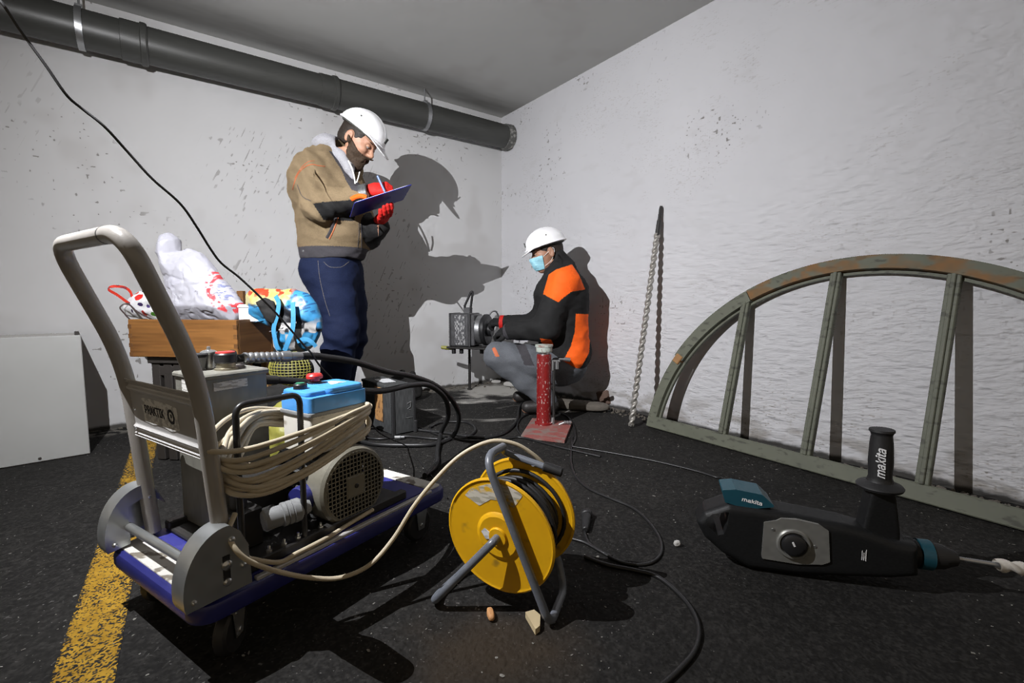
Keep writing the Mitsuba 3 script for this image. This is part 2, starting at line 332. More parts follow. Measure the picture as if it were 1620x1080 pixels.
mat('m_mortar', proc(lambda p, n, uv: mix((.09, .09, .085), (.25, .245, .23), smoothstep(.5, .75, fbm(p.x * 50, p.y * 50, p.z * 50)))), .9)
# ------------------------------------------------------------------ platform trolley (own frame: X along the deck, Y across, away from the camera)
TB = V(-.594, .828, 0); TX = nrm(V(.5388, .8424, 0)); TY = V(-TX[1], TX[0], 0); TM = M4(TB, TX, TY, ZV)
def tw(x, y, z): return TB + TX * x + TY * y + ZV * z
def t_loc(P): q = np.asarray(P) - TB; return V(q @ TX, q @ TY, q[2])
def t_y(px, py, Y): return t_loc(at_plane(px, py, TB + TY * Y, TY))
def t_x(px, py, X): return t_loc(at_plane(px, py, TB + TX * X, TX))
mat('m_blue_rubber', proc(lambda p, n, uv: mix((.012, .014, .10), (.02, .022, .13), noise(p.x * 30, p.y * 30, p.z * 30))), .35, spec=.5)
mat('m_blue_mat', proc(lambda p, n, uv: mix((.022, .024, .17), (.05, .052, .20), smoothstep(.6, .8, fbm(p.x * 40, p.y * 40, 3)) * .5)), .45, spec=.5)
mat('m_white_worn', proc(lambda p, n, uv: mix((.50, .49, .45), (.16, .14, .11), smoothstep(.60, .74, fbm(p.x * 34, p.y * 34, 2)))), .5)
mat('m_tube_grey', proc(lambda p, n, uv: mix((.24, .225, .205), (.30, .285, .265), fbm(p.x * 30, p.y * 30, p.z * 12))), .3, spec=.7)
mat('m_zinc_plate', proc(lambda p, n, uv: mix((.40, .42, .42), (.52, .54, .54), noise(p.x * 40, p.y * 40, p.z * 40))), .32, .85)
mat('m_black_plastic', (.012, .012, .013), .4)
mat('m_black_rubber', (.011, .011, .0115), .55)
mat('m_black_paint', (.014, .014, .015), .35, spec=.6)
mat('m_panel_grey', proc(lambda p, n, uv: mix((.36, .355, .345), (.44, .43, .42), noise(p.x * 20, p.y * 20, p.z * 20))), .38, .3)
mat('m_sticker', proc(lambda p, n, uv: mix((.58, .58, .56), (.36, .36, .35), smoothstep(.48, .62, fbm(p.x * 90, p.y * 90, p.z * 90)))), .5)
mat('m_ink', (.01, .01, .012), .6)
mat('m_bolt', (.55, .56, .56), .25, .9)

DZ = .155
tr = thing('platform_trolley', 'blue platform trolley with a bent grey push handle, carrying the hydraulic pump', 'trolley')
import shapely
def rrect(x0, x1, y0, y1, r): return shapely.box(x0 + r, y0 + r, x1 - r, y1 - r).buffer(r, quad_segs=6)
def soft(poly, z0, z1, b): # extruded plate with a bevelled rim
    a = extr(poly.buffer(-b), .001); rings = []
    zs = [(z0, -b), (z0 + b * .3, -b * .3), (z0 + b, 0), (z1 - b, 0), (z1 - b * .3, -b * .3), (z1, -b)]
    base = np.array(poly.exterior.coords)[:-1]; c = base.mean(0)
    import shapely.geometry as sg
    n = len(base); t = np.roll(base, -1, 0) - np.roll(base, 1, 0); t /= np.linalg.norm(t, axis=1, keepdims=True); nn = np.stack([t[:, 1], -t[:, 0]], -1)
    if ((base - c) * nn).sum() < 0: nn = -nn
    v = np.vstack([np.column_stack([base + nn * d, np.full(n, z)]) for z, d in zs])
    i, j = np.meshgrid(np.arange(len(zs) - 1), np.arange(n), indexing='ij')
    q = np.stack([i * n + j, i * n + (j + 1) % n, (i + 1) * n + (j + 1) % n, (i + 1) * n + j], -1).reshape(-1, 4)
    top = np.stack([np.full(n - 2, (len(zs) - 1) * n), (len(zs) - 1) * n + np.arange(1, n - 1), (len(zs) - 1) * n + np.arange(2, n)], -1)
    bot = np.stack([np.zeros(n - 2, int), np.arange(2, n), np.arange(1, n - 1)], -1)
    m = trimesh.Trimesh(v, np.vstack([q[:, [0, 1, 2]], q[:, [0, 2, 3]], top, bot]), process=False)
    if m.volume < 0: m.invert()
    return m
obj('deck', mv(soft(rrect(0, .73, 0, .445, .045), .112, DZ, .012), TM), 'm_blue_rubber', tr, label='dark blue rubber-edged deck')
obj('mat', mv(soft(rrect(.074, .66, .03, .43, .004), DZ - .002, DZ + .004, .002), TM), 'm_blue_mat', tr, label='royal blue deck mat')
for x0, x1 in ((.016, .068), (.666, .716)):
    obj('end_strip', mv(soft(rrect(x0, x1, .022, .424, .012), DZ - .002, DZ + .003, .002), TM), 'm_white_worn', tr, label='scuffed white strip along the deck end')
obj('side_rail', mv(cat(bx(.12, .66, .008, .022, DZ - .004, DZ + .006, .002)), TM), 'm_panel_grey', tr, label='thin metal edge strip')
for cx, cy, rot in ((.085, .055, 35), (.085, .385, 20), (.64, .055, 0), (.64, .385, 0)):
    w = M4(tw(cx, cy, .05), nrm(TX * math.cos(math.radians(rot)) + TY * math.sin(math.radians(rot))), nrm(TY * math.cos(math.radians(rot)) - TX * math.sin(math.radians(rot))), ZV)
    k = obj('caster', mv(lathe([(0, -.014), (.042, -.014), (.048, -.009), (.0495, 0), (.048, .009), (.042, .014), (0, .014)], 32, frame_z((0, 0, 0), (0, 1, 0))), w), 'm_black_rubber', tr)
    fork = [extr([(-.012, -.012), (.012, -.012), (.028, .052), (-.02, .052)], .002, M4((0, s, 0), (1, 0, 0), (0, 0, 1), (0, -1, 0))) for s in (-.017, .019)]
    obj('fork', mv(cat(fork, bx(-.03, .035, -.03, .03, .051, .056), cyl((0, -.022, 0), (0, .022, 0), .006, 12), cyl((0, 0, .056), (0, 0, .063), .022)), w), 'm_zinc_plate', k)
# push handle
HX = [(.08, .172), (.046, .60), (-.054, .858)]
hp = [tw(HX[0][0], .045, HX[0][1]), tw(HX[1][0], .045, HX[1][1]), tw(HX[2][0], .045, HX[2][1]), tw(HX[2][0], .402, HX[2][1]), tw(HX[1][0], .402, HX[1][1]), tw(HX[0][0], .402, HX[0][1])]
hpath = rounded(hp, [0, .10, .065, .065, .10, 0], 12)
hd = obj('handle', tube(hpath, .0162, 20), 'm_tube_grey', tr, smooth=50, label='grey painted bent tube handle')
obj('seam', tube([tw(-.054, .12, .858), tw(-.054, .1225, .858)], .0167, 20), 'm_black_plastic', hd)
arc = [(-.012, DZ + .004)] + [(.062 + .078 * math.cos(a), DZ + .03 + .112 * math.sin(a)) for a in np.radians(np.linspace(188, 85, 14))] + [(.088, DZ + .122), (.104, DZ + .085), (.108, DZ + .004)]
def plate(pts, y, th): return extr(pts, th, M4((0, y + th, 0), (1, 0, 0), (0, 0, 1), (0, -1, 0)))
for y, side in ((.004, -1), (.441, 1)):
    yo = y if side < 0 else y - .003; yi = y + .046 if side < 0 else y - .049
    band = sheet([[V(p[0], min(yo, yi) , p[1]), V(p[0], max(yo, yi) + .003, p[1])] for p in arc[:17]], .0025)
    k = obj('bracket', mv(cat(plate(arc, yo, .003), plate(arc if side > 0 else arc, yi, .003) if side < 0 else plate([(p[0], p[1]) for p in arc if p[0] < .03 or p[1] > DZ + .1] + [(.03, DZ + .1), (.03, DZ + .01)], yi, .003), band), TM), 'm_zinc_plate', tr, label='galvanised quarter-round hinge bracket')
    f = yo if side < 0 else yi; d = -1
    for bx_, bz_, rr in ((.072, DZ + .112, .0065), (.06, DZ + .03, .008), (.06, DZ + .065, .010), (.092, DZ + .05, .006), (.0, DZ + .02, .005)):
        if side > 0 and bz_ < DZ + .1 and bx_ > .03: continue
        obj('bolt', mv(lathe([(0, 0), (rr, 0), (rr, .003), (rr * .6, .006), (0, .007)], 12, frame_z((bx_, f, bz_), (0, d, 0))), TM), 'm_bolt', k)
    if side < 0: obj('slot', mv(bx(.053, .067, f - .0006, f + .001, DZ + .026, DZ + .085, .0003), TM), 'm_black_plastic', k, label='dark latch slot')
obj('cross_rod', cyl(tw(.030, .40, .206), tw(.030, .045, .214), .0095, 18), 'm_zinc_plate', tr, label='galvanised cross rod between the hinge brackets')
# maker's panel between the handle legs: pressed sheet with beads and rolled rims
pz0, pz1, px_ = .425, .562, .058
prof = []
for t in np.linspace(0, 1, 61):
    bead = sum(math.exp(-((t - c) / .028) ** 2) for c in (.16, .84)) * .006
    rim = .007 * (math.exp(-(t / .02) ** 2) + math.exp(-((t - 1) / .02) ** 2) + .8 * math.exp(-((t - .05) / .015) ** 2) + .8 * math.exp(-((t - .95) / .015) ** 2))
    lean = -.0135 * t
    prof.append((px_ + lean - bead - rim, pz0 + (pz1 - pz0) * t))
pn = obj('panel', sheet([[tw(x, y, z) for y in np.linspace(.063, .385, 12)] for x, z in prof], .0025), 'm_panel_grey', tr, smooth=40, label='pressed grey sheet panel between the handle legs')
for z in (.445, .49, .535):
    obj('rivet', lathe([(0, 0), (.004, 0), (.0035, .003), (0, .004)], 10, frame_z(tw(px_ - .008, .372, z), -TX)), 'm_bolt', pn)
pnx = px_ - .0135 * .5 - .0016
sm = M4(tw(pnx + .0495, 0, 0), -TY, nrm(ZV + TX * -.1), -TX)
stq = [(-.322, .469), (-.325, .524), (-.290, .527), (-.190, .526), (-.148, .522), (-.152, .473), (-.19, .464), (-.245, .472), (-.28, .466)]
obj('sticker', extr(stq, .0008, sm), 'm_sticker', pn, smooth=False, label='torn white maker sticker')
obj('lettering', cat(text('PRAKTIK', .020, sm @ M4((-.262, .500, .0008), (1, 0, 0), (0, 1, 0), (0, 0, 1)), width=.098),
    [mv(lathe([(.0105, 0), (.0165, 0), (.0165, .0006), (.0105, .0006), (.0105, 0)], 20), sm @ M4((-.180, .499, .0008), (1, 0, 0), (0, 1, 0), (0, 0, 1)))],
    [mv(extr([(-.0025, -.0025), (.0025, -.0025), (.0035, .004), (-.001, .0065)], .0006), sm @ M4((-.180, .499, .0008), (1, 0, 0), (0, 1, 0), (0, 0, 1)))]), 'm_ink', pn, smooth=False, label='black sticker lettering with a ring emblem')

# ------------------------------------------------------------------ hydraulic pump unit standing on the deck
mat('m_tank', proc(lambda p, n, uv: mix((.11, .108, .092), (.19, .185, .16), fbm(p.x * 8 + p.y * 3, p.z * 5, 3)) * (.75 + .5 * fbm(p.x * 60, p.y * 60, p.z * 18))), .45, .25)
mat('m_oil_dark', (.018, .017, .016), .45, spec=.5)
mat('m_brass', (.30, .27, .20), .4, .8)
mat('m_red_plastic', (.42, .018, .015), .4)
mat('m_blue_paint', proc(lambda p, n, uv: mix((.055, .24, .56), (.045, .19, .46), smoothstep(.5, .8, fbm(p.x * 25, p.y * 25, p.z * 25)))), .35, spec=.6)
mat('m_cream', proc(lambda p, n, uv: mix((.50, .48, .43), (.26, .23, .18), smoothstep(.6, .85, fbm(p.x * 30, p.y * 30, p.z * 45)))), .5)
mat('m_motor', proc(lambda p, n, uv: mix((.085, .088, .09), (.05, .05, .05), fbm(p.x * 30, p.y * 30, p.z * 30))), .5, .2)
mat('m_fan_cover', proc(lambda p, n, uv: mix((.20, .19, .15), (.13, .122, .095), fbm(p.x * 30, p.y * 30, p.z * 30))), .45, .2)
mat('m_grey_plastic', (.17, .175, .175), .5)
mat('m_green', (.02, .14, .07), .4)
mat('m_label', proc(lambda p, n, uv: mix((.50, .49, .46), (.30, .29, .27), smoothstep(.5, .6, noise(p.x * 60, p.y * 60, p.z * 260)))), .55)
mat('m_hose', (.012, .012, .0125), .42, spec=.5)
pu = thing('hydraulic_pump', 'hydraulic pump unit with steel oil tank, blue switch box and fan motor on the trolley', 'pump')
obj('base_plate', mv(cat(bx(.11, .58, .035, .42, DZ + .0045, DZ + .014), bx(.11, .58, .035, .06, DZ + .0045, DZ + .028), bx(.11, .58, .395, .42, DZ + .0045, DZ + .028)), TM), 'm_oil_dark', pu)
tk = obj('tank', mv(cat(bx(.152, .312, .275, .418, DZ + .014, .556, .004), bx(.147, .317, .270, .423, .548, .562, .004)), TM), 'm_tank', pu, label='tall grey steel oil tank')
lm = M4(tw(.232, .2692, .532), nrm(TX + ZV * .07), nrm(ZV - TX * .07), -TY)
obj('label', mv(cbox(.082, .021, .001, .0004), M4(tw(.218, .2738, .531), nrm(TX + ZV * .03), nrm(ZV - TX * .03), -TY)), 'm_label', tk, smooth=False, label='printed maker label')
obj('label', mv(cbox(.001, .05, .06, .0004), M4(tw(.1508, .352, .515), TX, TY, ZV)), 'm_label', tk, smooth=False, label='white side label')
cp = tw(.238, .335, .562)
nk = obj('filler_neck', lathe([(0, 0), (.027, 0), (.027, .004), (.022, .006), (.022, .02), (0, .02)], 32, frame_z(cp, ZV)), 'm_brass', pu)
obj('filler_cap', lathe([(0, .018), (.024, .018), (.026, .021), (.026, .040), (.023, .044), (0, .044)], 36, frame_z(cp, ZV)), 'm_black_plastic', nk, label='black filler cap')
obj('cap_disc', lathe([(0, .043), (.023, .043), (.022, .047), (0, .048)], 32, frame_z(cp, ZV)), 'm_red_plastic', nk, label='red disc on the filler cap')
cb = tw(.190, .385, .562)
bt = obj('breather', lathe([(0, 0), (.020, 0), (.018, .005), (.0235, .034), (0, .034)], 32, frame_z(cb, ZV)), 'm_grey_plastic', pu, label='translucent grey breather cup')
obj('breather_lid', lathe([(0, .034), (.026, .034), (.026, .041), (.022, .043), (0, .043)], 32, frame_z(cb, ZV)), 'm_black_plastic', bt)
obj('breather_lid', lathe([(0, .0), (.019, .0), (.02, .006), (.014, .010), (.005, .012), (.004, .02), (0, .021)], 24, frame_z(tw(.225, .395, .60), ZV)), 'm_bolt', bt, label='shiny round vent cap')
obj('pillar', cyl(tw(.225, .395, .56), tw(.225, .395, .602), .014, 16), 'm_bolt', bt)
# motor lying across the deck, its fan grille towards the camera
MC = (.402, .258); mx = lambda y: (MC[0], y, MC[1])
fins = [lathe([(.05, -.002 + .0), (.088, -.002), (.088, .002), (.05, .002)], 28)]
body = cyl(mx(.10), mx(.30), .076, 40)
ribs = [mv(cbox(.004, .17, .022, .001), M4((MC[0] + .083 * math.cos(a), .195, MC[1] + .083 * math.sin(a)), (-math.sin(a), 0, math.cos(a)), (0, 1, 0), (math.cos(a), 0, math.sin(a)))) for a in np.radians(np.arange(0, 360, 12))]
mo = obj('motor', mv(cat(body, ribs, bx(MC[0] - .07, MC[0] + .07, .12, .28, DZ + .014, MC[1] - .05, .006), cyl(mx(.295), mx(.33), .06, 32)), TM), 'm_motor', pu, label='grey finned electric motor')
for k in range(11):
    pass
fc = obj('fan_cover', mv(lathe([(.085, .062), (.099, .058), (.102, .05), (.102, 0), (.096, -.008), (.088, -.010), (.088, -.006), (.094, 0), (.094, .05), (.085, .062)], 56, frame_z(mx(.048), (0, 1, 0))), TM), 'm_fan_cover', mo, label='khaki fan cover')
bars = []
for t in np.arange(-.084, .0841, .0112):
    h = math.sqrt(max(.0905 ** 2 - t * t, 1e-5))
    bars += [bx(MC[0] - h, MC[0] + h, .0385, .041, MC[1] + t - .0016, MC[1] + t + .0016, .0006), bx(MC[0] + t - .0016, MC[0] + t + .0016, .0378, .0402, MC[1] - h, MC[1] + h, .0006)]
obj('fan_grille', mv(cat(bars, bx(MC[0] - .027, MC[0] + .027, .0365, .041, MC[1] - .027, MC[1] + .027, .002)), TM), 'm_fan_cover', mo, label='square-mesh fan grille')
obj('fan_screw', mv(cyl(mx(.037), mx(.033), .006, 10), TM), 'm_black_plastic', mo)
obj('fan_hub', mv(cat(cyl(mx(.07), mx(.11), .03), [mv(cbox(.003, .03, .06, .001), rotm((0, 1, 0), a, mx(.08)) @ M4((MC[0], .08, MC[1] + .055), (1, 0, 0), (0, 1, 0), (0, 0, 1))) for a in range(0, 360, 45)]), TM), 'm_black_plastic', mo)
# switch box on the motor
sbx = (.312, .482, .088, .212)
sb = obj('switch_box', mv(soft(rrect(*sbx, .008), .352, .452, .004), TM), 'm_cream', pu, label='off-white switch box body')
obj('lid_rim', mv(soft(rrect(sbx[0] - .006, sbx[1] + .006, sbx[2] - .006, sbx[3] + .006, .010), .450, .461, .003), TM), 'm_grey_plastic', sb, label='grey seam under the lid')
ld_ = obj('lid', mv(cat(soft(rrect(sbx[0] - .004, sbx[1] + .004, sbx[2] - .004, sbx[3] + .004, .014), .459, .500, .004), soft(rrect(sbx[0] + .052, sbx[1] - .002, sbx[2] + .0, sbx[3] - .002, .016), .495, .517, .009), soft(rrect(sbx[0] + .0, sbx[0] + .075, sbx[2] + .012, sbx[3] - .0, .012), .495, .512, .007)), TM), 'm_blue_paint', pu, label='bright blue switch box lid')
c = tw(.338, .168, .511); b1 = obj('push_button', lathe([(0, 0), (.017, 0), (.017, .012), (.015, .015), (0, .015)], 28, frame_z(c, ZV)), 'm_black_plastic', ld_)
obj('button_top', lathe([(0, .0145), (.0115, .0145), (.011, .017), (0, .0175)], 24, frame_z(c, ZV)), 'm_green', b1, label='dark green button face')
c = tw(.392, .185, .511); b2 = obj('stop_button', lathe([(0, .010), (.012, .010), (.013, .018), (.021, .020), (.0215, .027), (.018, .032), (0, .0335)], 32, frame_z(c, ZV)), 'm_red_plastic', ld_, label='red mushroom stop button')
obj('button_collar', lathe([(0, 0), (.018, 0), (.018, .010), (.013, .012), (0, .012)], 28, frame_z(c, ZV)), 'm_black_plastic', b2)
obj('warning_label', mv(extr([(-.026, -.022), (.026, -.018), (.01, .028), (-.004, .026)], .0006), M4(tw(.428, .150, .5168), TX, TY, ZV)), 'm_white_worn', ld_, smooth=False, label='white warning label')
obj('cable_gland', mv(cat(lathe([(.012, 0), (.021, 0), (.022, .004), (.022, .016), (.019, .018), (.012, .018), (.012, 0)], 28, frame_z((.408, .088, .402), (0, -1, 0)))), TM), 'm_white_gland', sb, label='white cable gland')
mat('m_white_gland', (.62, .62, .60), .4)
obj('terminal_plate', mv(cbox(.05, .002, .05, .0006, None, (.405, .0875, .402)), TM), 'm_motor', sb)
# carrying frame of black tube
for y in (.045,):
    obj('carry_frame', tube(rounded([tw(.112, y, DZ + .012), tw(.112, y, .525), tw(.256, y, .525), tw(.256, y, DZ + .012)], .024, 8), .0068, 14), 'm_black_paint', pu, label='black tube frame')
pg = tw(.21, .10, DZ + .062)
plg = obj('power_plug', lathe([(0, -.05), (.020, -.05), (.024, -.045), (.024, -.01), (.0275, -.008), (.0275, .0), (.025, .002), (.0275, .004), (.0275, .012), (.025, .014), (.0275, .016), (.0275, .030), (.021, .038), (.014, .055), (0, .055)], 28, frame_z(t_y and tw(*t_y(452, 812, .07)), nrm(TX * .9 + TY * -.25 + ZV * .05))), 'm_grey_plastic', pu, label='grey power plug tucked under the cable')
obj('plug_collar', lathe([(0, 0), (.030, 0), (.032, .006), (.032, .03), (.028, .034), (0, .034)], 28, frame_z(tw(*t_y(470, 792, .10)), nrm(TX * .9 + TY * .2))), 'm_blue_rubber', plg, label='dark blue plug collar')
obj('valve_block', mv(cat(bx(.13, .20, .12, .20, DZ + .014, .26, .004), cyl((.165, .16, .26), (.165, .16, .30), .018), cyl((.2, .16, .22), (.25, .16, .22), .015), bx(.20, .34, .2, .27, DZ + .014, .30, .004)), TM), 'm_oil_dark', pu)
for X in (.17, .205, .24, .30): obj('foot_bolt', lathe([(0, 0), (.006, 0), (.006, .005), (.003, .006), (.003, .014), (0, .014)], 8, frame_z(tw(X, .047, DZ + .028), ZV)), 'm_bolt', pu)

# hydraulic hose pair from the tank over to the floor in front of the corner
h0 = at_d(384, 566, 1.30); h1 = at_d(478, 563, 1.42); hdv = nrm(h1 - h0); L = np.linalg.norm(h1 - h0)
prof = [(0, 0)]
z = 0
while z < L * .62: prof += [(.0135, z), (.0155, z + .004), (.0155, z + .010), (.0135, z + .014)]; z += .0145
prof += [(.017, L * .63), (.017, L * .78), (.0135, L * .80), (.0135, L * .9), (.0115, L), (0, L)]
hs = thing('hydraulic_hose', 'thick black hydraulic hose with silver ribbed coupling, arching from tank to floor', 'hose')
obj('coupling', lathe(prof, 24, frame_z(h0, hdv)), 'm_zinc', hs, smooth=40, label='silver ribbed quick coupling')
obj('tank_elbow', tube(spline([tw(.262, .35, .575), tw(.262, .35, .60), h0 - hdv * .02, h0 + hdv * .004], 6), .011, 14), 'm_oil_dark', hs)
def path(pp, n=10): return spline([at_z(q[0], q[1], q[2]['z']) if isinstance(q[2], dict) else at_d(*q) for q in pp], n)
Z = lambda z: {'z': z}
hA = np.vstack([[h1 - hdv * .01], path([(500, 563, 1.46), (560, 572, 1.62), (610, 587, 1.80), (655, 596, 1.98), (690, 610, 2.12), (716, 634, 2.24), (726, 662, 2.32), (716, 690, Z(.02)), (688, 702, Z(.012)), (640, 704, Z(.012)), (590, 702, Z(.012)), (560, 694, Z(.012))])])
obj('hose', tube(hA, .0115, 14), 'm_hose', hs)
hs2 = thing('hydraulic_hose', 'black hydraulic hose passing just above the blue switch box and looping to the floor', 'hose')
hB = path([(405, 600, 1.36), (440, 601, 1.42), (500, 606, 1.5), (560, 616, 1.62), (605, 618, 1.76), (650, 609, 1.92), (680, 610, 2.04), (704, 630, 2.14), (709, 658, 2.22), (698, 684, Z(.045)), (692, 712, Z(.012)), (690, 735, Z(.012)), (672, 752, Z(.012))])
obj('hose', tube(hB, .0115, 14), 'm_hose', hs2)
obj('fitting', cat(cyl(at_d(405, 600, 1.36), at_d(438, 601, 1.415), .014), cyl(tw(.25, .30, .50), at_d(408, 600, 1.365), .010)), 'm_oil_dark', hs2)

# ------------------------------------------------------------------ beige mains cable: a hank thrown over the pump and a run to the reel
mat('m_beige_cable', proc(lambda p, n, uv: mix((.47, .41, .30), (.40, .34, .24), noise(p.x * 25, p.y * 25, p.z * 25))), .45, spec=.4)
bc = thing('beige_power_cable', 'beige mains cable, hank looped around the pump and running on to the yellow reel', 'cable')
rng = random.Random(4)
keys = [((.085, .045, .392), (.03, .02, .030)), ((.13, .010, .378), (.02, .006, .034)), ((.24, -.002, .395), (.02, .006, .032)), ((.36, .012, .420), (.02, .010, .026)), ((.440, .040, .428), (.012, .012, .018)), ((.472, .080, .436), (.010, .012, .016)),
        ((.478, .16, .425), (.014, .02, .016)), ((.44, .235, .41), (.02, .014, .02)), ((.34, .245, .43), (.02, .014, .02)), ((.25, .225, .445), (.02, .016, .022)), ((.165, .16, .425), (.016, .022, .024)), ((.105, .10, .40), (.02, .02, .026))]
loops = []
nl = 11
for L_ in range(nl):
    f = (L_ / (nl - 1)) * 2 - 1
    off = [rng.uniform(-1, 1) for _ in range(3)]; ph = rng.uniform(0, 6); pts = []
    for i, (p, s) in enumerate(keys):
        w = 1 if i < 5 or i > 9 else .6
        pts.append(tw(p[0] + s[0] * (off[0] * .5 + .3 * rng.uniform(-1, 1)) - .016 * f * (i in (0, 1, 11)), p[1] + s[1] * 1.5 * (off[1] * .6 + .4 * rng.uniform(-1, 1)), p[2] + s[2] * 1.55 * f * w + .010 * math.sin(ph + i * (.7 + .5 * off[2]))))
    loops.append(tube(spline(pts, 9, True), .0056, 10, closed=True))
obj('hank', cat(loops), 'm_beige_cable', bc, smooth=60, label='hank of beige cable')
run = path([(372, 812, .93), (362, 840, .90), (372, 868, .885), (398, 889, .90), (445, 905, .95), (495, 914, 1.0), (540, 913, 1.03), (585, 893, 1.05), (622, 852, 1.08), (655, 800, 1.10), (690, 757, 1.12), (730, 719, 1.14), (775, 698, 1.15), (812, 701, 1.155), (840, 716, 1.16), (860, 735, 1.165), (868, 758, 1.165), (860, 790, 1.15)], 10)
obj('run', tube(run, .0052, 12), 'm_beige_cable', bc, smooth=60)
run2 = spline([tw(*t_y(378, 880, .03)), tw(.17, .018, DZ + .012), tw(.215, .014, DZ + .013), tw(.30, .016, DZ + .014), tw(.36, .03, DZ + .012), tw(.45, .032, DZ + .02)], 10)
obj('loose_end', tube(run2, .0052, 12), 'm_beige_cable', bc, smooth=60)
# ------------------------------------------------------------------ things along the back wall on the left
mat('m_white_laminate', proc(lambda p, n, uv: mix((.34, .345, .335), (.39, .395, .385), fbm(p.x * 5, p.y * 5, p.z * 5))), .4, spec=.4)
mat('m_board_edge', (.30, .295, .28), .6)
mat('m_dark_brown', (.022, .018, .015), .7)
ca, cbb = at_z(0, 742), at_z(143, 718); cdir = nrm(cbb - ca); cin = nrm(V(-cdir[1], cdir[0], 0))
ctop = (at_plane(127, 530, cbb, cin) - cbb); chgt = ctop[2]
CM = M4(cbb, -cdir, -cin * -1 * -1, ZV)           # x to the left along the front, y towards the camera
CMm = M4(cbb, -cdir, -cin, ZV)
cbn = thing('white_cabinet', 'white laminated cabinet carcass standing on the floor against the back wall', 'cabinet')
obj('front_panel', mv(bx(0, .95, -.022, -.002, .002, chgt, .003), CMm), 'm_white_laminate', cbn)
obj('side_panel', mv(bx(.0, .018, -.50, -.0225, .002, chgt - .004, .002), CMm), 'm_dark_brown', cbn, label='dark brown side panel')
obj('top_panel', mv(bx(.0185, .95, -.50, -.0225, chgt - .03, chgt - .012, .002), CMm), 'm_board_edge', cbn, label='grey unlaminated top edge')
obj('bottom_panel', mv(bx(.0185, .95, -.50, -.0225, .002, .02, .002), CMm), 'm_board_edge', cbn)
hole = at_plane(63, 725, cbb - cin * .0, cin)
obj('screw_hole', lathe([(0, 0), (.006, 0), (.005, .0015), (0, .0015)], 14, frame_z(hole + (-cin) * .0015, -cin)), 'm_dark_brown', cbn, label='dark chip near the lower edge')

# wooden crate on a dark stool; its frame: x along the wall to the right, y away from the camera, z up
cr_o = at_d(206, 564, 2.10)
cx = nrm(V(.99, -.12, 0)); cy = V(-cx[1], cx[0], 0); KM = M4(cr_o, cx, cy, ZV)
def kw(x, y, z): return cr_o + cx * x + cy * y + ZV * z
def k_y(px, py, y):
    P = at_plane(px, py, cr_o + cy * y, cy); q = P - cr_o; return V(q @ cx, q @ cy, q[2])
def wood(c0, c1, ax):
    def f(p, n, uv):
        a = (p.x * float(cx[0]) + p.y * float(cx[1])) if ax == 0 else (p.x * float(cy[0]) + p.y * float(cy[1]))
        z = p.z; w = fbm(a * 3, z * 38, 2, 4); g = noise(a * 8 + 3 * w, z * 150, 4)
        return mix(c0, c1, dr.clip(w * .8 + g * .35 - .1, 0, 1))
    return f
mat('m_wood', proc(wood((.085, .034, .009), (.24, .108, .030), 0)), .42, spec=.45)
mat('m_wood_end', proc(wood((.07, .030, .010), (.15, .07, .022), 1)), .5, spec=.4)
R = k_y(376, 556, 0); L0 = k_y(203, 509, 0); R1 = k_y(374, 502, 0); CW, CH, CD = R[0], (L0[2] + R1[2]) / 2, .25
ck = thing('wooden_crate', 'brown finger-jointed wooden drawer used as a crate, full of bags, against the back wall', 'crate')
th_ = .016
obj('front_board', mv(bx(0, CW, 0, th_, 0, CH, .002), KM), 'm_wood', ck)
obj('back_board', mv(bx(0, CW, CD - th_, CD, 0, CH + .02, .002), KM), 'm_wood', ck)
for x in (0, CW - th_): obj('end_board', mv(bx(x, x + th_, th_, CD - th_, 0, CH, .002), KM), 'm_wood_end', ck)
obj('bottom_board', mv(bx(th_, CW - th_, th_, CD - th_, .004, .014, .001), KM), 'm_wood', ck)
fj = []
for x in (0, CW):
    for i in range(8):
        if i % 2 == 0: fj.append(bx(x - (.0012 if x == 0 else th_), x + (th_ if x == 0 else .0012), -.0012, .004, CH * i / 8 + .001, CH * (i + 1) / 8 - .001, .0006))
for q in fj: obj('finger_joint', mv(q, KM), 'm_wood_end', ck)
# stool under the crate
mat('m_stool_dark', (.02, .017, .015), .6); mat('m_stool_wood', proc(lambda p, n, uv: mix((.17, .09, .035), (.27, .15, .06), fbm(p.x * 30, p.y * 30, p.z * 6))), .55)
sx0 = k_y(245, 620, .04)[0]; bz = -cr_o[2]
st = thing('crate_stand', 'dark slatted stool half hidden under the wooden crate', 'stool')
obj('seat', mv(bx(sx0 - .01, CW + .02, .02, CD - .02, -.032, -.002, .003), KM), 'm_stool_dark', st)
for i, x in enumerate((sx0, sx0 + .06, sx0 + .11, CW - .06)):
    obj('slat', mv(bx(x, x + .042, .03, .055, bz + .004, -.033, .003), KM), 'm_stool_dark', st)
for x, y in ((sx0 + .012, .06), (CW - .03, .06), (sx0 + .012, CD - .06), (CW - .03, CD - .06)):
    obj('leg', mv(bx(x, x + .032, y, y + .032, bz + .001, -.033, .003), KM), 'm_stool_wood', st, label='brown wooden leg')
obj('rail', mv(cat(bx(sx0, CW, CD - .05, CD - .03, -.18, -.05, .003), bx(sx0, CW, .031, .05, -.09, -.045, .003)), KM), 'm_stool_dark', st)

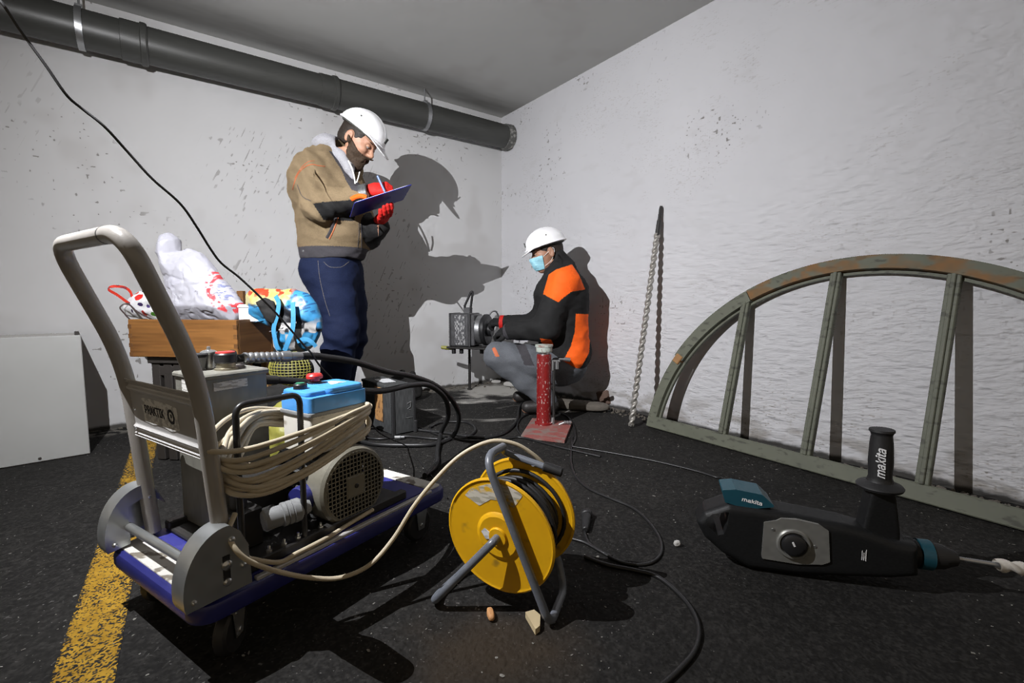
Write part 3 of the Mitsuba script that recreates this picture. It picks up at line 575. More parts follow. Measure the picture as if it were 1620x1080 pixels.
# carrier bags: loose sheets shaped as crumpled pouches
def pouch(outline, depth, org, seed, amp=.012, freq=9, flat=.5, res=.008, crease=0, fine=False):
    """A crumpled bag: a traced front outline (x, z) inflated to its own depth, with folds."""
    import shapely
    poly = shapely.Polygon(outline); x0, z0, x1, z1 = poly.bounds
    gx, gz = np.arange(x0 - .02, x1 + .02, .006), np.arange(z0 - .02, z1 + .02, .006)
    X, Zg = np.meshgrid(gx, gz, indexing='ij'); pts = shapely.points(X.ravel(), Zg.ravel())
    d = shapely.distance(poly.exterior, pts).reshape(X.shape) * np.where(shapely.contains(poly, pts).reshape(X.shape), 1, -1)
    from scipy.interpolate import RegularGridInterpolator
    f = RegularGridInterpolator((gx, gz), d, bounds_error=False, fill_value=-.05)
    def fn(P):
        D = f(P[..., [0, 2]]); half = depth * np.sqrt(np.clip(D / (depth * 1.1), 0, 1) + 1e-6)
        nz = (meshkit.fbm(P * freq, 3, seed) - .5) * 2 * amp + np.abs(meshkit.noise(P * V(freq * .7, freq, freq * 1.8) + 9, seed) - .5) * amp * 1.6
        return np.maximum(-D, (np.abs(P[..., 1]) - half) * .8) + nz * np.clip(D / .02, .25, 1)
    if crease:
        fn0 = fn
        fn = lambda P: fn0(P) + crease * np.clip(1 - np.abs(meshkit.fbm(P * V(7, 9, 10) + 3, 3, seed + 40) - .5) * 16, 0, 1) + crease * .7 * np.clip(1 - np.abs(meshkit.fbm(P * (V(24, 24, 9) if fine else V(16, 14, 12)) + 8, 2, seed + 41) - .5) * (14 if fine else 10), 0, 1)
    m = surf(fn, (x0 - .02, -depth * 1.15, z0 - .02), (x1 + .02, depth * 1.15, z1 + .02), res)
    m = tidy(m, 3); return m
# white carrier bag with a red ring of print
yb = .14
wo = [(250, 400), (255, 372), (268, 367), (282, 377), (284, 398), (300, 392), (318, 398), (336, 420), (352, 440), (368, 458), (384, 480), (380, 500), (376, 512), (300, 514), (262, 512), (270, 480), (262, 440)]
wb = np.array([k_y(a, b, yb)[[0, 2]] for a, b in wo])
pc = k_y(357, 460, .115)
def bag_white(p, n, uv):
    x = (p.x - float(cr_o[0])) * float(cx[0]) + (p.y - float(cr_o[1])) * float(cx[1]); z = p.z - float(cr_o[2])
    a, b = (x - float(pc[0])), (z - float(pc[2])); u = (a * .86 + b * .50) / .058; v = (-a * .50 + b * .86) / .108     # print turned along the bag's slope
    r = dr.sqrt(u * u + v * v); blot = noise(x * 105, z * 105, 3)
    ringm = smoothstep(1.12, .98, r) * smoothstep(.58, .68, r) * smoothstep(.40, .50, blot)
    c = mix((.36, .36, .39), (.31, .31, .36), fbm(x * 12, z * 12, 3))
    front = smoothstep(.75, .35, n.x * float(cy[0]) + n.y * float(cy[1]))
    c = mix(c, (.52, .025, .03), ringm * front * .9)
    blue = smoothstep(.5, .4, r) * smoothstep(.50, .58, noise(x * 90, z * 190, 7)); c = mix(c, (.10, .12, .26), blue * front * .75)
    bot = smoothstep(.012, .0, dr.abs(z - float(CH) - .012)) * smoothstep(.45, .55, noise(x * 70, z * 60, 2)) * smoothstep(float(CW) - .12, float(CW) - .06, x)
    return mix(c, (.45, .03, .04), bot * front * .8)
mat('m_bag_white', proc(bag_white), .35, spec=.5)
wbm = pouch(wb, .085, None, 3, .008, 9, res=.0045, crease=.005, fine=True)
obj('plastic_bag', mv(mv(wbm, trimesh.transformations.translation_matrix((0, yb, 0))), KM), 'm_bag_white', smooth=True, label='crumpled white plastic carrier bag with red ring print in the wooden crate', category='bag')
# floral tote lying at the left end of the crate
fo = [(203, 500), (196, 487), (206, 470), (222, 460), (243, 455), (264, 458), (270, 480), (272, 511), (235, 508)]
fb = np.array([k_y(a, b, .10)[[0, 2]] for a, b in fo])
def spots(lst, p):
    x = (p.x - float(cr_o[0])) * float(cx[0]) + (p.y - float(cr_o[1])) * float(cx[1]); z = p.z - float(cr_o[2])
    c = mix((.60, .60, .60), (.52, .52, .54), fbm(x * 15, z * 15, 3))
    for (qx, qz, rx, rz, col, k) in lst:
        w = noise(x * 60 + k, z * 60, k); r = dr.sqrt(dr.square((x - qx) / rx) + dr.square((z - qz) / rz)) + (w - .5) * .5
        c = mix(c, col, smoothstep(1.0, .85, r))
    return c
fl = []
for (a, b, rx, rz, col) in ((222, 470, .024, .016, (.50, .02, .015)), (228, 481, .015, .009, (.03, .015, .07)), (240, 484, .011, .009, (.07, .05, .16)), (248, 497, .022, .010, (.05, .16, .02)), (231, 495, .010, .014, (.33, .03, .02)), (226, 459, .022, .010, (.015, .02, .02)), (240, 462, .02, .008, (.03, .03, .07)), (205, 480, .012, .008, (.30, .02, .02)), (212, 463, .02, .007, (.42, .03, .015)), (262, 466, .012, .016, (.08, .11, .06)), (214, 492, .006, .01, (.03, .02, .04)), (235, 505, .008, .012, (.10, .14, .03))):
    q = k_y(a, b, .075); fl.append((float(q[0]), float(q[2]), rx, rz, col, 3 + len(fl)))
mat('m_bag_floral', proc(lambda p, n, uv: spots(fl, p)), .5)
mat('m_red_strap', proc(lambda p, n, uv: mix((.50, .03, .015), (.20, .03, .04), smoothstep(.55, .7, noise(p.x * 60, p.y * 60, p.z * 60)))), .5)
mat('m_dark_strap', (.05, .035, .035), .55)
ft = thing('floral_bag', 'white shopping bag with red and purple flower print in the crate', 'bag')
obj('bag', mv(mv(pouch(fb, .05, None, 8, .009, 12, res=.006, crease=.004), trimesh.transformations.translation_matrix((0, .10, 0))), KM), 'm_bag_floral', ft, smooth=True)
def ribbon(pts, w, up, th=.0022, n=10):
    c = spline(pts, n); t = np.gradient(c, axis=0); s = np.cross(t, np.asarray(up, float)); s /= np.linalg.norm(s, axis=1, keepdims=True) + 1e-9
    return sheet(np.stack([c - s * w / 2, c + s * w / 2], 1), th)
def kp(px, py, y): return kw(*k_y(px, py, y))
obj('strap', ribbon([kp(206, 481, .06), kp(196, 474, .05), kp(185, 466, .05), kp(172, 458, .06), kp(178, 453, .08), kp(195, 454, .09), kp(205, 460, .09), kp(209, 469, .08)], .012, cy), 'm_red_strap', ft, label='red carrying strap')
obj('strap', ribbon([kp(206, 506, .03), kp(197, 496, .02), kp(190, 486, .03), kp(202, 480, .05), kp(216, 492, .045), kp(236, 503, .04), kp(258, 511, .035)], .006, cy), 'm_dark_strap', ft, label='dark thin carrying strap')
# white tub standing at the right end
mat('m_white_plastic', proc(lambda p, n, uv: mix((.60, .61, .62), (.50, .51, .52), fbm(p.x * 20, p.y * 20, p.z * 20))), .35)
q0 = k_y(372, 502, .08); q1 = k_y(424, 500, .08); q2 = k_y(375, 481, .08)
tm = KM @ M4((q0[0], .09, q0[2] - .02), (1, 0, 0), (0, 1, 0), (0, 0, 1)); tw_ = q1[0] - q0[0]; thh = q2[2] - q0[2] + .02
obj('white_tub', mv(cat(soft(rrect(0, tw_, 0, .10, .02), 0, thh, .006), soft(rrect(-.004, tw_ + .004, -.004, .104, .022), thh - .016, thh - .006, .003)), tm), 'm_white_plastic', label='small white plastic tub in the right end of the crate', category='tub', smooth=40)
# blue and yellow printed bag hanging over the crate's end
bo = [(392, 500), (390, 462), (402, 455), (440, 455), (466, 456), (486, 462), (500, 480), (508, 500), (510, 520), (503, 540), (496, 552), (470, 560), (440, 556), (432, 520)]
YB = .12
bb = np.array([k_y(a, b, YB)[[0, 2]] for a, b in bo])
def kxz(a, b, y=YB - .035): q = k_y(a, b, y); return float(q[0]), float(q[2])
def bag_blue(p, n, uv):
    x = (p.x - float(cr_o[0])) * float(cx[0]) + (p.y - float(cr_o[1])) * float(cx[1]); z = p.z - float(cr_o[2])
    xa, za = kxz(392, 500); xb, zb = kxz(508, 455); u = (x - xa) / (xb - xa); v = (z - za) / (zb - za)         # 0..1 across, 0..1 up from 500 to 455
    w = fbm(x * 26, z * 26, 5); w2 = noise(x * 70, z * 70, 8)
    c = mix((.035, .22, .50), (.06, .36, .62), w)
    c = mix(c, (.02, .12, .30), smoothstep(.56, .66, noise(x * 55 + z * 40, z * 150 - x * 60, 3)) * smoothstep(.55, .62, u) * smoothstep(.05, .2, v))
    yel = smoothstep(.62, .54, u + (w - .5) * .2) * smoothstep(.30, .42, v + (w - .5) * .4)
    c = mix(c, mix((.52, .46, .12), (.55, .52, .33), w2), yel)
    red = yel * smoothstep(.70, .80, v + (w - .5) * .3) * smoothstep(.42, .52, w2); c = mix(c, (.46, .06, .02), red)
    blk = smoothstep(.22, .28, u) * smoothstep(.78, .70, u + .45 * (v - .0)) * smoothstep(.46, .34, v + .35 * (u - .5)) * smoothstep(-.62, -.5, v)
    c = mix(c, (.018, .02, .025), blk)
    wht = smoothstep(.58, .66, noise(x * 42, z * 34, 12)) * smoothstep(.0, -.35, v) * smoothstep(.4, .5, u); c = mix(c, (.50, .49, .48), wht)
    return c * .6
mat('m_bag_blue', proc(bag_blue), .4, spec=.5)
mat('m_cyan_strap', (.04, .20, .38), .45)
bg = thing('blue_printed_bag', 'blue and yellow printed carrier bag with light blue straps slumped beside the crate', 'bag')
obj('bag', mv(mv(pouch(bb, .075, None, 21, .013, 11, res=.006, crease=.006), trimesh.transformations.translation_matrix((0, YB, 0))), KM), 'm_bag_blue', bg, smooth=True)
obj('strap', ribbon([kp(436, 468, .045), kp(441, 480, .03), kp(438, 500, .025), kp(433, 520, .025), kp(436, 540, .025), kp(440, 553, .03)], .020, cy), 'm_cyan_strap', bg, label='light blue strap')
obj('strap', ribbon([kp(463, 478, .04), kp(464, 496, .025), kp(463, 520, .02), kp(456, 540, .02), kp(450, 555, .03)], .022, cy), 'm_cyan_strap', bg, label='light blue strap')
obj('strap', ribbon([kp(470, 540, .03), kp(482, 536, .02), kp(492, 540, .02), kp(500, 548, .03)], .018, cy), 'm_cyan_strap', bg, label='light blue strap')
# black cloth lump between crate and bag
mat('m_black_cloth', proc(lambda p, n, uv: mix((.012, .012, .012), (.022, .021, .02), fbm(p.x * 30, p.y * 30, p.z * 30))), .8, spec=.15)
ko = [(411, 478), (426, 470), (441, 476), (446, 500), (441, 514), (428, 507)]
kb = np.array([k_y(a, b, .06)[[0, 2]] for a, b in ko])
obj('dark_cloth', mv(mv(pouch(kb, .018, None, 5, .006, 16, res=.005, crease=.003), trimesh.transformations.translation_matrix((0, .03, 0))), KM), 'm_black_cloth', smooth=True, label='small black cloth hanging at the corner of the crate beside the tub', category='cloth')
# brown board sticking up behind the tub
q = k_y(384, 470, .2); obj('wood_offcut', mv(bx(q[0] - .014, q[0] + .018, .175, .2, .014, q[2] + .03, .003), KM), 'm_wood_end', label='brown wooden offcut standing upright in the crate behind the white tub', category='offcut')

# yellow mesh sack, dark suitcase-like bag and the metal case by the man's feet
mat('m_sack_yellow', proc(lambda p, n, uv: mix((.28, .27, .05), (.18, .17, .035), fbm(p.x * 18, p.y * 18, p.z * 18))), .5)
mat('m_net_yellow', (.22, .21, .04), .5)
sk = thing('yellow_sack', 'yellow plastic sack topped with black-and-yellow netting behind the hydraulic pump', 'sack')
so = at_d(462, 650, 2.05)
def fn_sack(P):
    d = s_ell(P, (0, 0, .10), (.17, .12, .13)); d = smin(d, s_ell(P, (.02, .0, .22), (.12, .10, .10)), .08)
    return np.maximum(d + (meshkit.fbm(P * 12, 3, 4) - .5) * .05, -P[..., 2] + .001)
so[2] = 0; sm_ = tidy(surf(fn_sack, (-.25, -.2, -.01), (.25, .2, .36), .008), 3)
obj('sack', mv(sm_, M4(so, V(1, 0, 0), V(0, 1, 0), ZV)), 'm_sack_yellow', sk, smooth=True)
no = at_d(462, 582, 2.0); net = []
cxn, rz_, rx_ = no, .075, .095
for a in np.linspace(-1.2, 1.2, 15):
    net.append(tube([cxn + V(rx_ * math.sin(a) * math.cos(b), -.07 * math.cos(a) * math.cos(b), rz_ * math.sin(b)) for b in np.linspace(-1.2, 1.3, 14)], .0017, 5))
    b = a * .95
    net.append(tube([cxn + V(rx_ * math.sin(t) * math.cos(b), -.07 * math.cos(t) * math.cos(b), rz_ * math.sin(b)) for t in np.linspace(-1.3, 1.3, 14)], .0017, 5))
obj('netting', cat(net), 'm_net_yellow', sk, label='yellow netting')
obj('net_contents', mv(trimesh.creation.icosphere(3), M4(cxn + V(0, .012, -.01), V(.086, 0, 0), V(0, .068, 0), V(0, 0, .070))), 'm_black_cloth', sk, label='black contents of the net')
dk = at_d(425, 610, 2.25); dk[2] = 0
def fn_dark(P):
    d = s_box(P, (0, 0, .16), (.24, .11, .16), .04); return d + (meshkit.fbm(P * 9, 3, 6) - .5) * .03
obj('black_duffel_bag', mv(tidy(surf(fn_dark, (-.3, -.18, -.02), (.3, .18, .38), .012), 3), M4(dk + V(.02, .06, .012), cx, cy, ZV)), 'm_black_cloth', smooth=True, label='soft black bag on the floor between the crate stand and yellow sack', category='bag')
mat('m_case', proc(lambda p, n, uv: mix((.055, .058, .06), (.10, .104, .105), fbm(p.x * 12, p.y * 12, p.z * 5)) * (.7 + .6 * noise(p.x * 120, p.y * 120, p.z * 30))), .42, .4)
mat('m_case_dark', (.018, .018, .019), .5)
mat('m_rust_label', proc(lambda p, n, uv: mix((.36, .19, .07), (.16, .08, .035), smoothstep(.5, .68, fbm(p.x * 60, p.y * 60, p.z * 40)))), .6)
# metal case: front-left vertical edge and front-right edge on the floor
b0, b1, b2 = at_z(583, 655), at_z(625, 692), at_z(655, 660)
b0 = at_z(606, 676); e1 = nrm(V(.74, .67, 0)); e2 = V(-e1[1], e1[0], 0)
BC = at_z(622, 690); BM = M4(BC, e1, e2, ZV)
def b_y(px, py):
    q = at_plane(px, py, BC, e2) - BC; return V(q @ e1, q @ e2, q[2])
def b_x(px, py):
    q = at_plane(px, py, BC, e1) - BC; return V(q @ e1, q @ e2, q[2])
hB_ = b_y(622, 612)[2]; wB = b_y(655, 605)[0]; lB = b_x(566, 607)[1] * .86
mc = thing('metal_case', 'dark scratched metal case with an orange rusty strip and white paper on top', 'case')
obj('case', mv(cat(bx(0, wB, 0, lB, .004, hB_ - .012, .004), bx(-.004, wB + .004, -.004, lB + .004, hB_ - .016, hB_, .003)), BM), 'm_case', mc)
obj('edge', mv(cat(bx(-.004, .012, -.005, .012, .002, hB_ - .016, .002), bx(wB - .010, wB + .005, -.005, .012, .002, hB_ - .016, .002)), BM), 'm_case_dark', mc)
y0 = b_x(606, 620)[1]; y1 = b_x(594, 620)[1]; z0 = b_x(600, 664)[2]; z1 = b_x(600, 611)[2]
obj('rust_strip', mv(displace(bx(-.0055, -.0035, min(y0, y1), max(y0, y1), z0, min(z1, hB_ - .02), .0008), .0004, 90, 2), BM), 'm_rust_label', mc, smooth=False, label='rusty orange strip')
obj('paper', mv(extr([(.03, lB * .42), (.10, lB * .38), (.12, lB * .72), (.04, lB * .80)], .0012), BM @ M4((0, 0, hB_), (1, 0, 0), (0, 1, 0), (0, 0, 1))), 'm_white_plastic', mc, smooth=False, label='white paper on the lid')
sx_ = BM @ M4((.10, -.0042, hB_ * .55), (1, 0, 0), (0, 0, 1), (0, -1, 0))
obj('chalk_mark', mv(cat(tube([V(-.012, .02, 0), V(.012, .03, 0), V(.008, .0, 0), V(-.012, -.01, 0), V(.012, -.02, 0)], .0012, 5), tube([V(-.02, -.035, 0), V(-.02, -.06, 0), V(.02, -.06, 0)], .001, 5)), sx_), 'm_grey_plastic', mc, label='faint chalk scribble')
obj('handle_clip', mv(cat(bx(wB - .01, wB + .006, -.02, -.004, .0, .07, .003)), BM), 'm_case_dark', mc)
# dark tool bag behind the case
tb = at_z(632, 628); 
def fn_tb(P):
    d = s_box(P, (0, 0, .08), (.13, .09, .075), .03); d = np.minimum(d, s_cone(P, (-.06, 0, .15), (.02, .02, .2), .03, .02)); d = np.minimum(d, s_cone(P, (.05, -.02, .15), (.09, 0, .17), .028, .03))
    return d + (meshkit.fbm(P * 14, 3, 2) - .5) * .03
obj('tool_bag', mv(tidy(surf(fn_tb, (-.2, -.15, -.03), (.2, .15, .28), .009), 2), M4(tb + V(.05, -.14, .012), e1, e2, ZV)), 'm_black_cloth', smooth=True, label='small dark tool bag by the back wall behind the metal case', category='bag')

# black cable hanging from the pipe down to the floor
mat('m_black_cable', (.010, .010, .0105), .4, spec=.5)
cpts = [(-14, -14, .945), (4, 6, .95), (35, 52, .97), (72, 103, .99), (105, 150, 1.01), (130, 172, 1.03), (165, 200, 1.05), (200, 238, 1.08), (240, 282, 1.11), (285, 322, 1.15), (312, 360, 1.18), (332, 392, 1.21), (350, 416, 1.23), (380, 440, 1.26), (420, 478, 1.30), (450, 510, 1.34), (480, 545, 1.385), (492, 558, 1.40), (509, 582, 1.43), (541, 614, 1.50), (561, 632, 1.56), (583, 664, 1.66), (600, 684, 1.76), (618, 694, 1.9), (645, 707, Z(.006)), (668, 735, Z(.006)), (690, 762, Z(.006)), (708, 788, Z(.006))]
obj('hanging_cable', tube(path(cpts, 6), .0028, 8), 'm_black_cable', smooth=60, label='thin black cable hanging in the air from upper left down behind the trolley', category='cable')
# ------------------------------------------------------------------ yellow cable reel on a bent tube stand (own frame: a = axle, away from the camera; u across; z up)
RO = V(.087, 1.006, 0); RA = nrm(V(.36, .93, 0)); RU = V(RA[1], -RA[0], 0)
RA0 = nrm(V(.26, .966, 0))
def rw(a, u, z): return RO + RA0 * a + RU * u + ZV * z
def r_a(px, py, a):
    q = at_plane(px, py, RO + RA0 * a, RA0) - RO; return V(q @ RA0, q @ nrm(V(RA0[1], -RA0[0], 0)), q[2])
RU = nrm(V(RA0[1], -RA0[0], 0))
mat('m_reel_yellow', proc(lambda p, n, uv: mix(mix((.62, .34, .006), (.56, .29, .005), fbm(p.x * 12, p.y * 12, p.z * 12)), (.16, .10, .02), smoothstep(.66, .85, fbm(p.x * 26, p.y * 26, p.z * 26)) * .7)), .42, spec=.45)
mat('m_stand_grey', proc(lambda p, n, uv: mix((.085, .095, .115), (.13, .14, .16), fbm(p.x * 40, p.y * 40, p.z * 40))), .32, spec=.6)
rl = thing('cable_reel', 'yellow cable reel with black cable on a grey tube stand in the foreground', 'cable reel')
fcn = rw(.022, -.128, .186); bcn = rw(.150, -.100, .196); ax_ = nrm(bcn - fcn); Lr = np.linalg.norm(bcn - fcn)
FM = frame_z(fcn, ax_, RU)
RR = .143
fl_prof = [(.018, -.004), (.05, -.006), (.056, -.003), (.060, .0), (RR - .010, .0), (RR - .004, -.003), (RR, -.001), (RR, .004), (RR - .005, .006), (RR - .012, .003), (.06, .003), (.018, .002), (.018, -.004)]
obj('flange', lathe(fl_prof, 72, FM), 'm_reel_yellow', rl, label='yellow front flange')
obj('flange', lathe([(r, Lr - z) for r, z in fl_prof][::-1], 72, FM), 'm_reel_yellow', rl, label='yellow back flange')
obj('drum', lathe([(.05, .003), (.062, .003), (.062, Lr - .003), (.05, Lr - .003), (.05, .003)], 48, FM), 'm_reel_yellow', rl)
obj('hub_cap', lathe([(0, -.010), (.022, -.010), (.024, -.006), (.024, .0), (0, .0)], 32, FM), 'm_reel_yellow', rl)
# windings of black cable in a loose bundle between the flanges
rngw = random.Random(7); wind = []
for k in range(26):
    z = .012 + (Lr - .024) * ((k * 5 % 11) / 10); r = .072 + .042 * (k / 25) + rngw.uniform(-.003, .003)
    a0_ = rngw.uniform(0, 6); pts = [(FM @ V(r * math.cos(t) * (1 + .03 * math.sin(2 * t + a0_)), r * math.sin(t), z + .006 * math.sin(t + a0_), 1))[:3] for t in np.linspace(0, 2 * math.pi, 40, endpoint=False)]
    wind.append(tube(pts, .0052, 8, closed=True))
obj('wound_cable', cat(wind), 'm_black_rubber', rl, smooth=60, kind='stuff', label='windings of black rubber cable')
# the stand: two bent tubes
tr_ = .0098
top_f = r_a(773, 728, -.012); 
A = [rw(*r_a(788, 852, .004)), rw(-.004, -.16, .185 - .02)]
legf = rounded([rw(.10, -.140, .378), rw(-.008, -.152, .386), rw(-.012, .002, .010), rw(.125, .012, .010), rw(.150, .0, .05), rw(.168, -.09, .30)], [0, .05, .035, .035, .03, 0], 8)
obj('stand_tube', tube(legf, tr_, 16), 'm_stand_grey', rl, smooth=60, label='grey bent stand tube')
legl = rounded([fcn - ax_ * .004, fcn - ax_ * .030, rw(-.018, -.282, .020), rw(.03, -.288, .010), rw(.150, -.262, .010), rw(.172, -.12, .19), bcn + ax_ * .004], [0, .02, .03, .04, .04, .03, 0], 8)
obj('stand_tube', tube(legl, tr_, 16), 'm_stand_grey', rl, smooth=60, label='grey stand tube from axle to foot')
g0 = rw(*r_a(790, 716, .12)); g1 = rw(*r_a(862, 738, .12)); g2 = rw(*r_a(890, 747, .12))
hb = rounded([rw(.10, -.140, .378), rw(.135, -.150, .352), g1], [0, .03, 0], 6)
obj('handle_tube', tube(np.vstack([hb]), .0085, 16), 'm_stand_grey', rl, smooth=60)
obj('grip', cyl(g1 - nrm(g2 - g1) * .004, g2, .0125, 20, .003), 'm_black_rubber', rl, label='black rubber grip')
obj('handle_support', tube(rounded([g1 - nrm(g2 - g1) * .03, rw(.165, -.05, .31), bcn + ax_ * .010], [0, .03, 0], 6), .0085, 14), 'm_stand_grey', rl, smooth=60)
# paper label and rating plate on the front flange
mat('m_paper_worn', proc(lambda p, n, uv: mix(mix((.46, .43, .36), (.30, .28, .22), smoothstep(.45, .6, noise(p.x * 45, p.y * 45, p.z * 210))), (.50, .30, .02), smoothstep(.52, .66, fbm(p.x * 40, p.y * 40, p.z * 40)))), .6)
def onf(px, py):
    P = at_plane(px, py, fcn - ax_ * .0015, ax_); q = np.linalg.inv(FM) @ np.append(P, 1); return q[0], q[1]
pp = [onf(*q) for q in ((735, 783), (745, 772), (770, 766), (800, 766), (822, 778), (826, 785), (813, 803), (795, 793), (776, 790), (758, 800))]
obj('paper_label', extr(pp, .0008, FM @ M4((0, 0, -.0009), (1, 0, 0), (0, 1, 0), (0, 0, 1))), 'm_paper_worn', rl, smooth=False, label='torn paper label')
pq = [onf(*q) for q in ((763, 838), (768, 833), (779, 842), (777, 851), (770, 850))]
obj('rating_plate', extr(pq, .0012, FM @ M4((0, 0, -.0070), (1, 0, 0), (0, 1, 0), (0, 0, 1))), 'm_sticker', rl, smooth=False, label='small silver check plate')

# ------------------------------------------------------------------ arched window frame leaning on the right wall (own frame: d along the sill, s up the slope)
AA = at_z(1024, 674); AB = at_z(1620, 840); AD = nrm(AB - AA)
AR = 1.0; apex = wr(0, .93); 
AC = AA + AD * AR
wn = -DL                                                    # out of the room
gap = (AC - CORNER) @ DL
AS = nrm(nrm(wn - AD * (wn @ AD)) * (gap * .93) + ZV * .935)
AN = np.cross(AD, AS); AN = AN if AN @ V(0, -1, 0) > 0 else -AN
AM = M4(AC, AD, AS, np.cross(AD, AS))
zs = 1 if np.cross(AD, AS) @ AN > 0 else -1
def a_p(px, py):
    q = at_plane(px, py, AC, AN) - AC; return q @ AD, q @ AS
AH = a_p(1330, 409)[1]; AX = a_p(1330, 409)[0]
mat('m_frame_green', proc(lambda p, n, uv: mix(mix((.125, .130, .098), (.092, .098, .074), fbm(p.x * 9, p.y * 9, p.z * 9)), (.05, .05, .04), smoothstep(.58, .75, fbm(p.x * 30, p.y * 30, p.z * 55)) * .8)), .6, spec=.3)
def frame_rust(p, n, uv):
    b = mix(mix((.125, .130, .098), (.092, .098, .074), fbm(p.x * 9, p.y * 9, p.z * 9)), (.05, .05, .04), smoothstep(.58, .75, fbm(p.x * 30, p.y * 30, p.z * 55)) * .8)
    q = (p.x - float(AC[0])) * float(AD[0]) + (p.y - float(AC[1])) * float(AD[1])
    band = smoothstep(.66, .55, dr.abs(q - .02)) * smoothstep(.34, .62, fbm(q * 13, p.z * 22, 3))
    return mix(b, mix((.19, .085, .022), (.13, .082, .038), noise(q * 40, p.z * 40, 6)), band * .9)
mat('m_frame_rust', proc(frame_rust), .65, spec=.25)
mat('m_split_wood', proc(lambda p, n, uv: mix((.30, .18, .08), (.20, .085, .02), fbm(p.x * 40, p.y * 40, p.z * 40))), .6)
wf = thing('arched_window_frame', 'old greenish wooden arched window frame without glass leaning against the right wall', 'window frame')
FT, FW = .042, .062                                         # thickness, member width
rx_o, ry_o = AR, AH
def ell(t, ins): return ((rx_o - ins) * math.cos(t), (ry_o - ins) * math.sin(t))
def arcseg(t0, t1, i0, i1, z0, z1, n):
    ts = np.linspace(t0, t1, n); g = []
    pts = [ell(t, i0) for t in ts] + [ell(t, i1) for t in ts[::-1]]
    m = extr(pts, z1 - z0); m.apply_translation([0, 0, z0]); return mv(m, AM @ np.diag([1, 1, zs, 1]))
def fixn(m):
    if m.volume < 0: m.invert()
    return m
def bb_(x0, x1, y0, y1, z0, z1, b=.003): return fixn(mv(bx(x0, x1, y0, y1, z0, z1, b), AM @ np.diag([1, 1, zs, 1])))
obj('sill_rail', bb_(-AR + .012, AR, 0.002, FW + .006, -FT / 2, FT / 2, .004), 'm_frame_green', wf, label='greenish bottom rail')
tbk = math.radians(153); t_a = math.radians(54); 
obj('arch_segment', fixn(arcseg(math.radians(.5), t_a - .006, 0, FW, -FT / 2, FT / 2, 26)), 'm_frame_green', wf)
obj('arch_segment', fixn(arcseg(t_a + .004, math.radians(122), 0, FW * .95, -FT / 2 + .002, FT / 2 + .003, 32)), 'm_frame_rust', wf, label='rusty brown stained top segment')
obj('arch_segment', fixn(arcseg(math.radians(122) + .004, tbk - .004, 0, FW, -FT / 2, FT / 2, 18)), 'm_frame_green', wf)
obj('arch_segment', fixn(arcseg(tbk + .012, math.radians(179.7), .004, FW * .98, -FT / 2 - .003, FT / 2 - .004, 20)), 'm_frame_green', wf)
obj('inner_bead', fixn(arcseg(math.radians(4), math.radians(176), FW, FW + .012, -FT / 2, -FT / 2 + .016, 70)), 'm_frame_green', wf)
obj('break', fixn(mv(bx(-.030, .026, -.026, .020, -FT / 2 + .004, FT / 2 + .008, .004), AM @ np.diag([1, 1, zs, 1]) @ M4((*ell(tbk + .004, .03), 0), (-math.sin(tbk), math.cos(tbk) * .9, 0), (math.cos(tbk), math.sin(tbk), 0), (0, 0, 1)))), 'm_split_wood', wf, label='freshly split raw wood at a joint')
bars_ = [((1147, 690), (1180, 466)), ((1280, 724), (1320, 430)), ((1467, 768), (1500, 464))]
for (bq, tq) in bars_:
    x0, y0 = a_p(*bq); x1, y1 = a_p(*tq); xm = (x0 + x1) / 2
    yt = ry_o * math.sqrt(max(1 - (xm / rx_o) ** 2, 0)) - FW + .004
    k = obj('glazing_bar', bb_(xm - .021, xm + .021, FW + .004, yt, -FT / 2 + .006, FT / 2 - .004, .003), 'm_frame_green', wf)
    obj('rebate', bb_(xm - .008, xm + .008, FW + .004, yt, FT / 2 - .0045, FT / 2 + .004, .003), 'm_frame_green', k)

# ------------------------------------------------------------------ long auger bit leaning on the right wall
mat('m_bit', proc(lambda p, n, uv: mix((.36, .35, .33), (.26, .24, .21), fbm(p.x * 30, p.y * 30, p.z * 30))), .42, .5)
mat('m_bit_dust', proc(lambda p, n, uv: mix((.52, .50, .46), (.36, .33, .28), fbm(p.x * 60, p.y * 60, p.z * 60))), .7)
def auger(p0, p1, r, pitch, n=8, twist_n=18):
    L = np.linalg.norm(p1 - p0); N = int(L / pitch * twist_n); F_ = frame_z(p0, p1 - p0); ang = np.linspace(0, 2 * math.pi, 20, endpoint=False)
    rad = r * (.52 + .48 * np.clip(np.abs(np.cos(ang)) ** 1.6, 0, 1)); rings = []
    for k in range(N + 1):
        z = L * k / N; th0 = 2 * math.pi * z / (2 * pitch); rings.append(np.stack([rad * np.cos(ang + th0), rad * np.sin(ang + th0), np.full(20, z)], -1))
    m = sheet(np.array(rings + [])[:, list(range(20)) + [0]]); m.merge_vertices()
    return mv(m, F_)
b0_ = at_z(998, 676); b0_[2] = .004; b1_ = wr(*[0, 0]) * 0 + at_plane(1046, 326, wr(0, 0, .016), DL)
bd = nrm(b1_ - b0_); BLn = np.linalg.norm(b1_ - b0_)
ab = thing('auger_bit', 'long twisted masonry drill bit leaning upright against the right wall', 'drill bit')
obj('spiral', auger(b0_ + bd * .012, b0_ + bd * BLn * .87, .019, .046), 'm_bit', ab, smooth=40)
obj('shank', lathe([(0, BLn * .86), (.012, BLn * .86), (.0135, BLn * .87), (.0135, BLn * .93), (.010, BLn * .935), (.010, BLn * .99), (.007, BLn), (0, BLn)], 16, frame_z(b0_, bd)), 'm_oil_dark', ab, label='dark plain shank')
